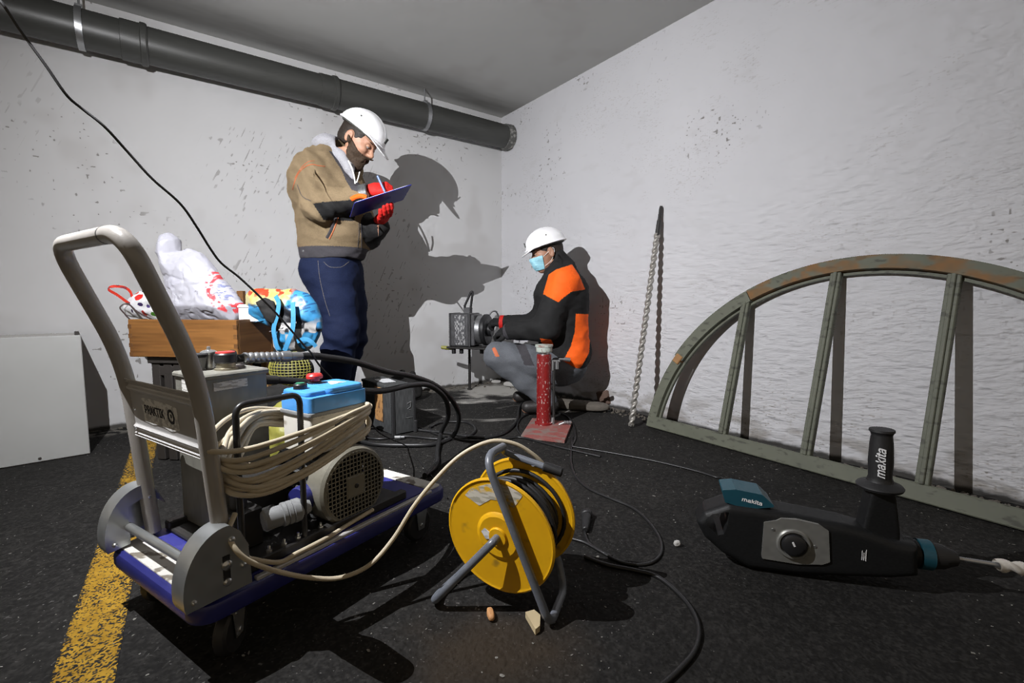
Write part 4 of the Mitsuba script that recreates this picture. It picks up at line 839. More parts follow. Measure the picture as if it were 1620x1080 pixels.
obj('tip', cat(lathe([(0, 0), (.006, .002), (.014, .014), (.012, .03), (0, .03)], 12, frame_z(b0_, bd)), mv(cbox(.032, .006, .016, .001, None, (0, 0, .012)), frame_z(b0_, bd))), 'm_bit', ab)

# ------------------------------------------------------------------ red hydraulic jack post on its foot plate
mat('m_jack_red', proc(lambda p, n, uv: mix(mix((.19, .008, .008), (.14, .007, .007), fbm(p.x * 20, p.y * 20, p.z * 8)), (.42, .36, .33), smoothstep(.64, .72, fbm(p.x * 150, p.y * 150, p.z * 60)) * .6)), .38, spec=.55)
mat('m_plate_red', proc(lambda p, n, uv: mix((.20, .060, .052), (.16, .12, .105), smoothstep(.4, .65, fbm(p.x * 22, p.y * 22, p.z * 22)))), .6)
mat('m_jack_head', proc(lambda p, n, uv: mix((.34, .38, .34), (.20, .13, .11), smoothstep(.5, .7, fbm(p.x * 50, p.y * 50, p.z * 50)))), .5)
jc = at_z(860, 674); jd = jc[1]
P0, P1, P2, P3 = at_z(824, 690, .012), at_z(893, 698, .012), at_z(905, 668, .012), at_z(842, 662, .012)
jk = thing('hydraulic_jack', 'tall red hydraulic jack post with pale head on a red foot plate', 'jack')
import shapely
obj('foot_plate', mv(extr(shapely.Polygon([tuple(q[:2]) for q in (P0, P1, P2, P3)]), .014), trimesh.transformations.translation_matrix((0, 0, .002))), 'm_plate_red', jk, smooth=False, label='worn red square foot plate')
jtop = at_d(862, 560, jd)[2]; jr = 11.5 / FPX * jd
obj('cylinder', lathe([(0, .016), (jr * 1.25, .016), (jr * 1.25, .026), (jr, .03), (jr, jtop - .008), (jr * .93, jtop), (0, jtop)], 40, M4((jc[0], jc[1], 0), V(1, 0, 0), V(0, 1, 0), ZV)), 'm_jack_red', jk, label='chipped red cylinder')
hz = at_d(862, 545, jd)[2]
obj('piston', cyl(V(jc[0], jc[1], jtop - .01), V(jc[0], jc[1], hz - .035), jr * .62, 24), 'm_zinc', jk)
obj('head', lathe([(0, hz - .042), (jr * 1.05, hz - .042), (jr * 1.12, hz - .036), (jr * 1.12, hz - .014), (jr * 1.22, hz - .012), (jr * 1.22, hz), (0, hz)], 32, M4((jc[0], jc[1], 0), V(1, 0, 0), V(0, 1, 0), ZV)), 'm_jack_head', jk, label='pale scuffed jack head')
def jp(px, py, dd=0): return at_d(px, py, jd + dd)
sr = obj('side_tube', tube(rounded([jp(876, 661), jp(876, 648), jp(876, 582), jp(864, 571)], [0, .01, .015, 0], 5), .0085, 12), 'm_oil_dark', jk, label='dark side tube')
obj('fitting', cat(cyl(jp(874, 586), jp(874, 570), .011, 16), cyl(jp(881, 584), jp(881, 570), .010, 16), cyl(jp(864, 571), jp(886, 571), .008, 14)), 'm_zinc', sr)
obj('fitting', cat(cyl(jp(874, 679, -.01), jp(874, 660), .013, 16), cyl(jp(862, 676), jp(882, 678, -.02), .010, 14)), 'm_zinc', sr)
obj('quick_coupling', cat(cyl(jp(884, 568), jp(894, 568), .008, 14), cyl(jp(892, 568), jp(902, 569), .012, 16)), 'm_zinc', jk, label='shiny coupling at the top')
obj('quick_coupling', cat(cyl(jp(884, 672, -.02), jp(893, 668, -.02), .008, 14), *[cyl(jp(892 + 4 * i, 668, -.02), jp(895.4 + 4 * i, 668, -.02), .0115, 14) for i in range(3)]), 'm_zinc', jk, label='shiny coupling at the foot')

# ------------------------------------------------------------------ rotary hammer on the floor (own frame: h along the tool to the right, v towards the camera side, z up)
D0 = at_z(1104, 830, .09); D1 = at_z(1500, 892, .075)
HD = nrm((D1 - D0) * V(1, 1, 0)); HV = V(HD[1], -HD[0], 0)          # HV towards the camera
DC = (D0 + D1) / 2; DC[2] = 0
def d_v(px, py, v=0.0):
    q = at_plane(px, py, DC + HV * v, HV) - DC; return V(q @ HD, v, q[2])
HM = M4(DC, HD, -HV, ZV)                                             # y away from the camera
mat('m_hammer_black', proc(lambda p, n, uv: mix((.006, .0063, .0066), (.010, .0105, .011), noise(p.x * 300, p.y * 300, p.z * 300))), .5, spec=.25)
mat('m_hammer_teal', (.007, .048, .068), .4, spec=.5)
mat('m_hammer_steel', proc(lambda p, n, uv: mix((.22, .22, .205), (.28, .28, .26), noise(p.x * 80, p.y * 80, p.z * 80))), .36, .55)
mat('m_white_print', (.62, .62, .62), .5)
rh = thing('rotary_hammer', 'large black and teal rotary hammer drill lying on the floor with upright side handle', 'power drill')
prof_px = [(1100, 822), (1112, 806), (1150, 793), (1200, 800), (1260, 812), (1330, 826), (1370, 838), (1400, 850), (1440, 858)]
low_px = [(1440, 905), (1400, 908), (1330, 906), (1250, 902), (1180, 893), (1140, 870), (1112, 845)]
body_pts = [d_v(*q)[[0, 2]] for q in prof_px + low_px]
bpoly = shapely.Polygon(body_pts); hmin = min(p[1] for p in body_pts)
def body_fn(P):
    pts = shapely.points(P[..., 0].ravel(), P[..., 2].ravel()); d = shapely.distance(bpoly.exterior, pts) * np.where(shapely.contains(bpoly, pts), -1, 1)
    D = d.reshape(P.shape[:-1]); q = np.stack([D + .022, np.abs(P[..., 1]) - .030], -1)
    return np.linalg.norm(np.maximum(q, 0), axis=-1) + np.minimum(q.max(-1), 0) - .022
x0_, z0_, x1_, z1_ = bpoly.bounds
hb_mesh = surf(body_fn, (x0_ - .01, -.06, z0_ - .01), (x1_ + .01, .06, z1_ + .01), .005)
hsl = d_v(1130, 838)                                            # opening of the rear D-handle
hs_l = [d_v(*q)[[0, 2]] for q in ((1112, 822), (1122, 808), (1150, 803), (1148, 822), (1142, 838), (1132, 840))]
hp2 = shapely.Polygon(hs_l).buffer(-.004).buffer(.003)
man = lambda m: m3.Manifold(m3.Mesh(np.asarray(m.vertices, np.float32), np.asarray(m.faces, np.uint32)))
def boolsub(a, b):
    try:
        r = man(a) - man(b); mm = r.to_mesh(); return trimesh.Trimesh(mm.vert_properties[:, :3], mm.tri_verts, process=False)
    except Exception: return a
hole_m = extr(hp2, .2, M4((0, .1, 0), (1, 0, 0), (0, 0, 1), (0, -1, 0)))
hb_mesh.merge_vertices(); lift = max(0, .004 - hb_mesh.bounds[0][2])
hb_mesh = boolsub(hb_mesh, hole_m)
HL = HM @ trimesh.transformations.translation_matrix((0, 0, max(lift, -hb_mesh.bounds[0][2] + .002)))
vF = .052                                                       # the body's camera-side face
hbk = obj('body', mv(hb_mesh, HL), 'm_hammer_black', rh, smooth=40, label='black ribbed housing')
tealp = [d_v(*q)[[0, 2]] for q in ((1146, 790), (1142, 775), (1160, 774), (1200, 782), (1216, 797), (1180, 800))]
tp = shapely.Polygon(tealp).buffer(.004)
obj('motor_cap', mv(extr(tp, .084, M4((0, .042, 0), (1, 0, 0), (0, 0, 1), (0, -1, 0))), HL), 'm_hammer_teal', rh, smooth=30, label='teal rear housing')
tc_ = d_v(1185, 792)
obj('lettering', text('makita', .010, HL @ M4((tc_[0], -.0425, tc_[2] + .004), (1, 0, -.14), (.14, 0, 1), (0, -1, 0)), .0008, True, .050), 'm_white_print', rh, smooth=False, label='white maker lettering')
obj('teal_strip', tube([HL @ np.append(np.array([d_v(1103, 818)[0] + .006, -.030, d_v(1103, 818)[2]]), 1) [:4] if False else (HL @ V(d_v(1103, 818)[0] + .010, -.035, d_v(1103, 818)[2] - .004, 1))[:3], (HL @ V(d_v(1130, 846)[0], -.045, d_v(1130, 846)[2], 1))[:3]], .004, 8), 'm_hammer_teal', rh, label='teal handle edge')
obj('trigger', mv(cbox(.012, .03, .045, .004, None, (d_v(1150, 830)[0], 0, d_v(1150, 830)[2])), HL), 'm_hammer_steel', rh, label='pale trigger')
pc_ = [d_v(*q, vF)[[0, 2]] for q in ((1208, 832), (1228, 829), (1235, 826), (1260, 828), (1295, 836), (1310, 846), (1312, 895), (1300, 899), (1260, 898), (1205, 889), (1204, 884))]
pp_ = shapely.Polygon(pc_).buffer(-.003).buffer(.003)
pl_ = obj('gear_plate', mv(extr(pp_, .010, M4((0, -.046, 0), (1, 0, 0), (0, 0, 1), (0, -1, 0))), HL), 'm_hammer_steel', rh, smooth=30, label='silver gear plate')
kc = d_v(1254, 866, vF); KMx = HL @ frame_z((kc[0], -.056, kc[2]), (0, -1, 0), (1, 0, 0))
obj('ring', lathe([(.031, 0), (.040, 0), (.041, .003), (.038, .007), (.0335, .007), (.031, .003), (.031, 0)], 40, KMx), 'm_hammer_steel', pl_, label='raised silver ring')
obj('selector_knob', lathe([(0, 0), (.0285, 0), (.0295, .004), (.028, .014), (.020, .018), (0, .0185)], 40, KMx), 'm_black_plastic', pl_, label='black selector knob')
obj('pointer', mv(cbox(.005, .013, .002, .0006, None, (.0, .008, .0188)), KMx @ rotm((0, 0, 1), 25)), 'm_white_print', pl_, label='white pointer')
for (a, b) in ((1222, 843), (1288, 870)): 
    q = d_v(a, b, vF); obj('screw', lathe([(0, 0), (.004, 0), (.0035, .0018), (0, .002)], 12, HL @ frame_z((q[0], -.056, q[2]), (0, -1, 0))), 'm_bolt', pl_)
nose = [(1404, .036), (1420, .040), (1440, .040), (1442, .034), (1448, .034), (1450, .037), (1470, .037), (1472, .033), (1490, .030), (1500, .024), (1512, .018), (1514, .0)]
zc = d_v(1450, 882)[2] + (HL[2, 3])
nx_ = [d_v(px, 880)[0] for px, _ in nose]
def nlathe(i0, i1): return lathe([(0, nx_[i0])] + [(nose[i][1], nx_[i]) for i in range(i0, i1)] + [(0, nx_[i1 - 1])], 36, M4(DC + ZV * zc, np.cross(ZV, HD) * -1 if False else HV, ZV, HD) if False else frame_z(DC + ZV * zc, HD))
obj('nose', nlathe(0, 5), 'm_hammer_black', rh)
obj('nose_ring', nlathe(5, 7), 'm_hammer_teal', rh, label='teal nose ring')
obj('chuck', nlathe(6, 12), 'm_black_rubber', rh, label='black rubber chuck')
sb_ = obj('nose_collar', lathe([(.036, nx_[0] - .006), (.0415, nx_[0] - .004), (.0415, nx_[0] + .012), (.036, nx_[0] + .014), (.036, nx_[0] - .006)], 36, frame_z(DC + ZV * zc, HD)), 'm_hammer_teal', rh)
# side handle: a broad foot, a flange and a ribbed grip with lettering
sf = [d_v(*q)[[0, 2]] for q in ((1357, 840), (1372, 778), (1410, 778), (1417, 842), (1417, 870), (1357, 862))]
def sh_fn(P):
    pts = shapely.points(P[..., 0].ravel(), P[..., 2].ravel()); pl2 = shapely.Polygon(sf); d = shapely.distance(pl2.exterior, pts) * np.where(shapely.contains(pl2, pts), -1, 1)
    D = d.reshape(P.shape[:-1]); q = np.stack([D + .008, np.abs(P[..., 1]) - .020], -1); return np.linalg.norm(np.maximum(q, 0), axis=-1) + np.minimum(q.max(-1), 0) - .008
sp = shapely.Polygon(sf).bounds
sh = obj('side_handle', mv(surf(sh_fn, (sp[0] - .01, -.04, sp[1] - .01), (sp[2] + .01, .04, sp[3] + .01), .004), HL), 'm_hammer_black', rh, smooth=40, label='upright black side handle')
gb = d_v(1391, 778); gt = d_v(1395, 686)
ga = (HL @ np.append(V(gb[0], 0, gb[2]), 1))[:3]; ge = (HL @ np.append(V(gt[0], 0, gt[2]), 1))[:3]; gl = np.linalg.norm(ge - ga); gr = 15.2 / FPX * 1.25
obj('grip', lathe([(0, 0), (gr * 1.9, -.001), (gr * 2.0, .005), (gr * 1.85, .010), (gr * 1.15, .018), (gr * .98, .03), (gr * 1.05, gl * .45), (gr * .98, gl * .75), (gr * .88, gl * .90), (gr * .95, gl * .94), (gr * 1.08, gl * .965), (gr * 1.05, gl), (0, gl)], 36, frame_z(ga, ge - ga)), 'm_black_rubber', sh, label='black rubber grip')
tcn = (ga + ge) / 2 - ZV * .004; gx_ = nrm(ge - ga); vdir = nrm(V(0, 0, CAM_H) - tcn); gy_ = nrm(np.cross(vdir, gx_)); gz_ = np.cross(gx_, gy_)
lt = text('makita', .019, np.eye(4), .0012, True, .075); vv = np.array(lt.vertices); vv[:, 0] += .28 * vv[:, 1]
rg = gr * 1.055; phi = vv[:, 1] / rg; rr_ = rg + vv[:, 2]
lt.vertices = tcn + np.outer(vv[:, 0], gx_) + (np.sin(phi) * rr_)[:, None] * gy_ + (np.cos(phi) * rr_)[:, None] * gz_
obj('lettering', lt, 'm_white_print', sh, smooth=False, label='white maker lettering up the grip')
# small print on the nose
q = d_v(1366, 885, vF)
obj('print_mark', mv(cat(*[bx(q[0] - .005 + .004 * i, q[0] - .003 + .004 * i, -.0535, -.0530, q[2] - .014, q[2] + .012 - .005 * (i % 2), .0002) for i in range(3)], bx(q[0] + .004, q[0] + .0055, -.0535, -.053, q[2] - .016, q[2] + .016, .0002)), HL), 'm_white_print', rh, label='small white printed marks')
# the drill bit in the chuck: a steel shank, then a dusty spiral going out of the picture
e0 = DC + ZV * zc + HD * nx_[10]; ed = nrm(HD + V(.0, 0, -.03))
bt_ = obj('bit_shank', cyl(e0, e0 + ed * .115, .0058, 16), 'm_zinc', rh, label='bright steel bit shank')
obj('bit_spiral', auger(e0 + ed * .082, e0 + ed * .36, .0165, .036), 'm_bit_dust', bt_, smooth=40, label='white dusty drill spiral')

# ------------------------------------------------------------------ grooving / core machine on a rod stand in the corner
mach_o = at_plane(748, 545, V(-.20, 3.62, 0), V(0, -1, 0)); md = 3.62
def mp(px, py, dd=0): return at_d(px, py, md + dd)
mat('m_mach_grey', proc(lambda p, n, uv: mix((.075, .075, .078), (.13, .13, .135), fbm(p.x * 30, p.y * 30, p.z * 30))), .38, .6)
mat('m_mach_dusty', proc(lambda p, n, uv: mix((.07, .07, .075), (.30, .30, .30), smoothstep(.50, .68, noise(p.x * 190, p.y * 190, p.z * 60)))), .55, .3)
cm = thing('wall_drilling_machine', 'grey metal wall drilling machine with wire handle on a thin rod stand', 'machine')
mcx, mcz = mp(748, 521), 0
MX = V(1, 0, 0); c0 = mp(746, 521); wM = (775 - 717) / FPX * md; hM = (547 - 496) / FPX * md
MM = M4(c0, nrm(V(.96, -.28, 0)), nrm(V(.28, .96, 0)), ZV)
obj('housing', mv(cat(bx(-wM / 2, wM * .05, -.10, .10, -hM / 2, hM / 2, .006), bx(wM * .04, wM * .20, -.085, .09, -hM / 2 + .006, hM / 2 - .006, .006)), MM), 'm_mach_grey', cm)
obj('side_panel', mv(bx(-wM / 2 + .045, -wM * .04, -.1045, -.099, -hM / 2 + .012, hM / 2 - .010, .002), MM), 'm_mach_dusty', cm, label='dusty speckled panel')
obj('clamp_rib', mv(cat(*[bx(wM * a, wM * (a + .045), -.112, .10, -hM / 2 - .002, hM / 2 + .004, .004) for a in (-.5, .06)]), MM), 'm_mach_grey', cm)
obj('motor_drum', mv(cyl((wM * .20, 0, 0), (wM * .36, 0, 0), hM * .44, 40, .006), MM), 'm_zinc', cm, label='lighter metal motor drum')
obj('end_cap', mv(cat(cyl((wM * .36, 0, 0), (wM * .5, 0, 0), hM * .48, 40, .01), cyl((wM * .5, 0, 0), (wM * .6, 0, 0), hM * .2, 24)), MM), 'm_black_plastic', cm, label='black end cap')
hp_ = [mp(737, 494), mp(735, 484), mp(745, 462), mp(748, 461), mp(745, 484), mp(744, 494)]
obj('wire_handle', tube(rounded(hp_, [0, .01, .012, .012, .01, 0], 5), .009, 12), 'm_black_paint', cm, label='black wire handle')
obj('handle_block', mv(bx(-.055, -.002, -.03, .03, hM / 2 - .002, hM / 2 + .045, .004), MM), 'm_mach_grey', cm)
obj('base_shelf', mv(bx(-wM / 2 - .02, wM / 2 + .03, -.12, .12, -hM / 2 - .018, -hM / 2 - .002, .004), MM), 'm_oil_dark', cm)
obj('wooden_grip', tube([mp(698, 549), mp(706, 550), mp(720, 551)], [.013, .016, .012], 14), 'm_sack_yellow', cm, label='greenish yellow lever grip')
for a in (718, 730, 762): obj('knob', cyl(mp(a, 552, -.05), mp(a, 559, -.05), .016, 16), 'm_black_plastic', cm)
rt = mp(738, 552); rb = at_z(740, 616)
obj('stand_rod', cat(cyl(V(rt[0], rb[1], 0.003), V(rt[0] , rb[1], rt[2]), .011, 16), cyl(V(rt[0], rb[1], .002), V(rt[0], rb[1], .012), .02, 16)), 'm_oil_dark', cm, label='thin steel stand rod')
obj('curved_hose', tube(spline([mp(772, 502), mp(778, 493), mp(785, 493), mp(789, 502), mp(790, 512)], 8), .006, 10), 'm_mach_grey', cm)

# ------------------------------------------------------------------ cables on the floor
def floor_cable(name, pts, r, label, bs='m_black_cable', n=8):
    c = spline([at_z(a, b, r * .9) if len(q) == 2 else at_d(a, b, q[2]) for q in pts for (a, b) in [q[:2]]], n)
    c[:, 2] = np.maximum(c[:, 2], r * .9); return obj(name, tube(c, r, 10), bs, smooth=60, label=label, category='cable')
floor_cable('drill_cable', [(905, 706), (960, 715), (1030, 728), (1090, 742), (1130, 754), (1150, 764), (1158, 771, 1.40)], .0048, 'black mains cable running across the floor to the rotary hammer')
floor_cable('floor_cable', [(905, 690), (903, 725), (910, 752), (930, 772), (965, 788), (1000, 803), (1025, 824), (1043, 850), (1046, 872), (1034, 888), (1010, 893), (980, 888), (950, 872), (925, 858), (905, 852)], .0048, 'black cable curving from the jack in a bend right of the yellow reel')
floor_cable('floor_cable', [(925, 880), (960, 893), (1005, 902), (1040, 912), (1075, 940), (1098, 970), (1106, 1000), (1098, 1030), (1075, 1058), (1045, 1085), (1000, 1120)], .0058, 'thick black cable snaking to the lower edge right of the yellow reel')
pc2 = [(925, 828), (926, 846), (933, 860), (950, 872), (968, 880)]
pk = thing('plug_lead', 'short black cable with a plug lying on the floor right of the yellow reel', 'cable')
obj('lead', tube(spline([at_z(a, b, .005) for a, b in pc2], 8), .0045, 10), 'm_black_cable', pk, smooth=60)
pa, pb = at_z(926, 838, .012), at_z(928, 816, .014)
obj('plug', cat(cyl(pa, pb, .010, 16, .003, .016), cyl(pb, pb + nrm(pb - pa) * .022, .019, 20, .003)), 'm_black_rubber', pk, label='black rubber plug')
for dx in (-.008, .008): obj('pin', cyl(pb + nrm(pb - pa) * .02 + RU * dx, pb + nrm(pb - pa) * .042 + RU * dx, .0024, 10), 'm_zinc', pk)
floor_cable('floor_hose', [(560, 690), (600, 694), (640, 690), (690, 694), (735, 692), (752, 680), (738, 668), (700, 668), (680, 676)], .0075, 'black hose lying in a flat loop on the floor beside the metal case')
floor_cable('floor_hose', [(660, 680), (700, 684), (740, 690), (770, 692), (800, 684), (818, 665), (822, 645), (832, 628), (838, 612)], .0085, 'black hose running from the metal case towards the crouching man')
floor_cable('floor_hose', [(640, 672), (668, 678), (700, 690), (745, 697), (800, 694), (826, 692), (880, 706), (950, 722)], .006, 'thin black hose running under the edge of the jack plate')
floor_cable('floor_hose', [(826, 690), (818, 676), (826, 660), (850, 652), (890, 655), (905, 668), (910, 690), (904, 706)], .006, 'black hose looped around the foot plate of the red jack')
fc_ = thing('hose_coupling', 'silver hose coupling lying on the floor at the foot of the metal case', 'coupling')
f0, f1 = at_z(634, 671, .014), at_z(652, 676, .013)
obj('sleeve', cat(cyl(f0, f0 * .5 + f1 * .5, .012, 18), cyl(f0 * .55 + f1 * .45, f1, .009, 18)), 'm_zinc', fc_)
fc2 = thing('hose_coupling', 'silver hose coupling by the lower front edge of the metal case', 'coupling')
f0, f1 = at_z(624, 692, .013), at_z(640, 691, .013)
obj('sleeve', cat(cyl(f0, f0 * .4 + f1 * .6, .0125, 18), cyl(f0 * .45 + f1 * .55, f1, .009, 18)), 'm_zinc', fc2)

# ------------------------------------------------------------------ loose stones, wood chips and crumbs
mat('m_stone', proc(lambda p, n, uv: mix((.13, .115, .095), (.075, .068, .06), fbm(p.x * 25, p.y * 25, p.z * 25))), .9, spec=.15)
mat('m_brick', proc(lambda p, n, uv: mix((.13, .085, .065), (.085, .06, .05), fbm(p.x * 25, p.y * 25, p.z * 25))), .9, spec=.15)
mat('m_chip_wood', (.42, .34, .20), .7); mat('m_chip_orange', (.40, .20, .08), .7); mat('m_plaster', (.36, .35, .33), .9); mat('m_crumb', (.17, .165, .15), .9)
def rock(c, sx, sy, sz, seed, rz=0):
    m = trimesh.creation.icosphere(3); v = np.array(m.vertices); v = np.sign(v) * np.abs(v) ** .7
    m.vertices = v * V(sx, sy, sz); m = displace(m, min(sx, sy, sz) * .3, 1.1 / max(sx, sy, sz), seed); m = mv(m, rotm((0, 0, 1), rz)); m.apply_translation([c[0], c[1], -m.bounds[0][2] + .0005]); return m
obj('rubble_stone', rock(at_z(918, 648), .20, .07, .035, 3, -22), 'm_stone', label='long grey brown stone lying on the floor behind the jack', category='stone')
bq = at_z(957, 642); obj('brick_piece', mv(cbox(.10, .05, .10, .008), M4((bq[0], bq[1] + .02, .056), nrm(V(.7, -.6, .25)), nrm(V(.6, .7, 0)), np.cross(nrm(V(.7, -.6, .25)), nrm(V(.6, .7, 0))))), 'm_brick', smooth=False, label='broken brown brick propped against the base of the right wall', category='brick')
obj('plaster_piece', rock(at_z(812, 612), .085, .03, .02, 9, -20), 'm_plaster', label='long white plaster chunk on the floor below the crouching man', category='plaster')
obj('plaster_piece', rock(at_z(785, 606), .045, .02, .015, 11, 0), 'm_plaster', label='small white plaster chunk at the corner of the walls', category='plaster')
wq = [at_z(*q, .0) for q in ((831, 977), (845, 973), (855, 982), (854, 999), (847, 1005))]
obj('wood_wedge', mv(extr(shapely.Polygon([tuple(q[:2]) for q in wq]), .014), trimesh.transformations.translation_matrix((0, 0, .0008))), 'm_chip_wood', smooth=False, label='pale wood chip wedged under the front foot of the yellow reel', category='wood chip')
oq = at_z(776, 976); m_ = rock(oq, .008, .020, .008, 5, 12); obj('orange_chip', m_, 'm_chip_orange', label='orange brown chip on the floor in front of the yellow reel', category='chip')
pb_ = at_z(1071, 861, .006); m_ = rock(pb_, .009, .009, .008, 6); obj('white_pebble', m_, 'm_plaster', label='single white pebble on the floor left of the rotary hammer', category='pebble')
rngd = np.random.default_rng(11); chips, chips2, dirt = [], [], []
base = [trimesh.creation.icosphere(0), trimesh.creation.box((1, 1, 1))]
def scatter(n, f, smin_, smax_, out, flat=.35):
    k = 0
    while k < n:
        P = f()
        if P is None: continue
        s = rngd.uniform(smin_, smax_); m = base[k % 2].copy(); m.apply_scale([s * rngd.uniform(.5, 1.6), s * rngd.uniform(.4, .9), s * flat])
        m.apply_transform(rotm((0, 0, 1), rngd.uniform(0, 360)) @ rotm((1, 0, 0), rngd.uniform(-20, 20))); m.apply_translation([P[0], P[1], s * flat * .5 + .0005]); out.append(m); k += 1
def anywhere():
    P = V(rngd.uniform(-2.4, 2.2), rngd.uniform(.75, 3.6), 0)
    q = P - CORNER
    if q @ DR < .06 or q @ DL < .06: return None
    return P if meshkit.fbm(P * 1.7, 3, 5) + .1 * rngd.uniform() > .5 else None
def base_r():
    s = rngd.uniform(.2, 3.3); return CORNER + DR * s + DL * (abs(rngd.normal(.0, .05)) + .032)
def base_l():
    s = rngd.uniform(.1, 2.8); return CORNER + DL * s + DR * (abs(rngd.normal(.0, .05)) + .026)
scatter(1900, anywhere, .0012, .0032, chips); scatter(260, anywhere, .003, .006, chips2, .2)
scatter(700, base_r, .004, .013, dirt, .8); scatter(160, base_l, .005, .016, dirt, .7)
obj('floor_crumbs', cat(chips, chips2), 'm_crumb', smooth=False, label='tiny pale plaster crumbs scattered over the asphalt', category='crumbs', kind='stuff')
obj('wall_rubble', cat(dirt), 'm_stone', smooth=False, label='dark grit heaped along the foot of the walls', category='rubble', kind='stuff')
# ------------------------------------------------------------------ the two men
mat('m_skin', proc(lambda p, n, uv: mix((.42, .235, .155), (.36, .18, .115), fbm(p.x * 30, p.y * 30, p.z * 30))), .5, spec=.35)
mat('m_skin_dark', proc(lambda p, n, uv: mix((.34, .185, .12), (.27, .135, .085), fbm(p.x * 30, p.y * 30, p.z * 30))), .5, spec=.35)
mat('m_beard', proc(lambda p, n, uv: mix((.030, .019, .012), (.06, .04, .026), noise(p.x * 260, p.y * 260, p.z * 120))), .7, spec=.2)
mat('m_hair', proc(lambda p, n, uv: mix((.012, .009, .007), (.03, .022, .017), noise(p.x * 260, p.y * 260, p.z * 120))), .6, spec=.3)
mat('m_eye', (.26, .24, .22), .35); mat('m_iris', (.03, .018, .01), .2); mat('m_lip', (.36, .15, .12), .5)
mat('m_helmet', (.74, .74, .75), .28, spec=.5)
mat('m_helmet_in', (.05, .055, .05), .7)
def weave(a, b, s=300.): return proc(lambda p, n, uv: mix(a, b, fbm(p.x * 10, p.y * 10, p.z * 10)) * (.82 + .36 * noise(p.x * s, p.y * s, p.z * s)))
mat('m_tan', weave((.185, .138, .082), (.150, .110, .064)), .85, spec=.15)
mat('m_charcoal', weave((.055, .052, .058), (.038, .036, .040)), .85, spec=.15)
mat('m_black_fabric', weave((.016, .016, .016), (.010, .010, .0105)), .8, spec=.2)
mat('m_hood', weave((.34, .34, .36), (.26, .26, .28)), .9, spec=.1)
mat('m_piping', (.42, .10, .035), .7)
mat('m_denim', proc(lambda p, n, uv: mix((.006, .010, .031), (.010, .016, .044), fbm(p.x * 7, p.y * 7, p.z * 4)) * (.7 + .6 * noise(p.x * 420, p.y * 420, p.z * 420))), .8, spec=.15)
mat('m_stitch', (.13, .11, .09), .8)
mat('m_red_glove', weave((.52, .018, .014), (.40, .012, .010)), .7, spec=.25)
mat('m_orange', weave((.86, .125, .012), (.78, .10, .010)), .75, spec=.2)
mat('m_trousers', weave((.115, .122, .135), (.085, .092, .102)), .85, spec=.12)
mat('m_boot', (.018, .016, .015), .5)
mat('m_mask', proc(lambda p, n, uv: mix((.24, .50, .60), (.30, .57, .66), noise(2, 2, p.z * 160))), .7)
mat('m_clip_blue', (.022, .026, .23), .35, spec=.5)
mat('m_paper', (.66, .66, .66), .8)
mat('m_cord', (.62, .62, .60), .7)

def on_mesh(mesh, pts, lift=.002):
    """Where the sight lines through these pixels first meet the mesh."""
    D = np.array([nrm(ray(*q)) for q in pts]); O = np.tile(V(0, 0, CAM_H), (len(D), 1))
    loc, ri, ti = mesh.ray.intersects_location(O, D, multiple_hits=False)
    out = np.full((len(D), 3), np.nan)
    for l, i, t in zip(loc, ri, ti): out[i] = l - D[i] * lift
    return out[~np.isnan(out[:, 0])]
def seam(mesh, pts, r, n=5, lift=.001):
    P = spline(np.column_stack([np.asarray(pts, float), np.zeros(len(pts))]), n)[:, :2]
    Q = on_mesh(mesh, P, lift); return tube(Q, r, 6)
def join(a, b):
    try:
        r = man(a) + man(b); mm = r.to_mesh(); return trimesh.Trimesh(mm.vert_properties[:, :3], mm.tri_verts, process=False)
    except Exception: return cat(a, b)
def inpoly(poly, dpt):
    """Test on face centres: inside a pattern piece drawn in the upright plane dpt in front of the camera, on the side of the garment that faces it."""
    import shapely
    W = np.array([at_d(*q, dpt)[[0, 2]] for q in poly]); pg_ = shapely.Polygon(W)
    def f(c):
        s = dpt / c[:, 1]; x, z = c[:, 0] * s, CAM_H + (c[:, 2] - CAM_H) * s
        return shapely.contains(pg_, shapely.points(x, z)) & (c[:, 1] < dpt)
    return f

# ---- heads: x forward, y to the left, z up, origin between the ears
def head_fn(P, beard=False):
    d = s_ell(P, (-.008, 0, .038), (.098, .077, .090))
    d = smin(d, s_ell(P, (.032, 0, -.035), (.064, .060, .085)), .04)
    d = smin(d, s_cone(P, (.02, 0, -.09), (.066, 0, -.104), .040, .022), .03)
    d = smin(d, s_ell(P, (.080, 0, .020), (.018, .050, .011)), .018)                      # brow
    for s in (-1, 1):
        d = smin(d, s_ell(P, (.066, s * .042, -.026), (.026, .018, .018)), .02)           # cheekbone
        d = smax(d, -s_ell(P, (.098, s * .031, .002), (.014, .019, .010)), .014)          # eye socket
    nose = smin(s_cone(P, (.090, 0, .010), (.113, 0, -.028), .007, .0125), s_ell(P, (.104, 0, -.034), (.014, .018, .010)), .008)
    d = smin(d, nose, .012)
    d = smin(d, s_ell(P, (.088, 0, -.062), (.012, .024, .0055)), .006); d = smin(d, s_ell(P, (.087, 0, -.074), (.012, .021, .006)), .006)
    d = smax(d, -s_ell(P, (.101, 0, -.0675), (.008, .022, .0018)), .003)
    for s in (-1, 1):
        ear = smax(s_ell(P, (-.010, s * .080, -.012), (.020, .011, .033)), -s_ell(P, (-.004, s * .091, -.010), (.010, .008, .020)), .006); d = smin(d, ear, .008)
    return d
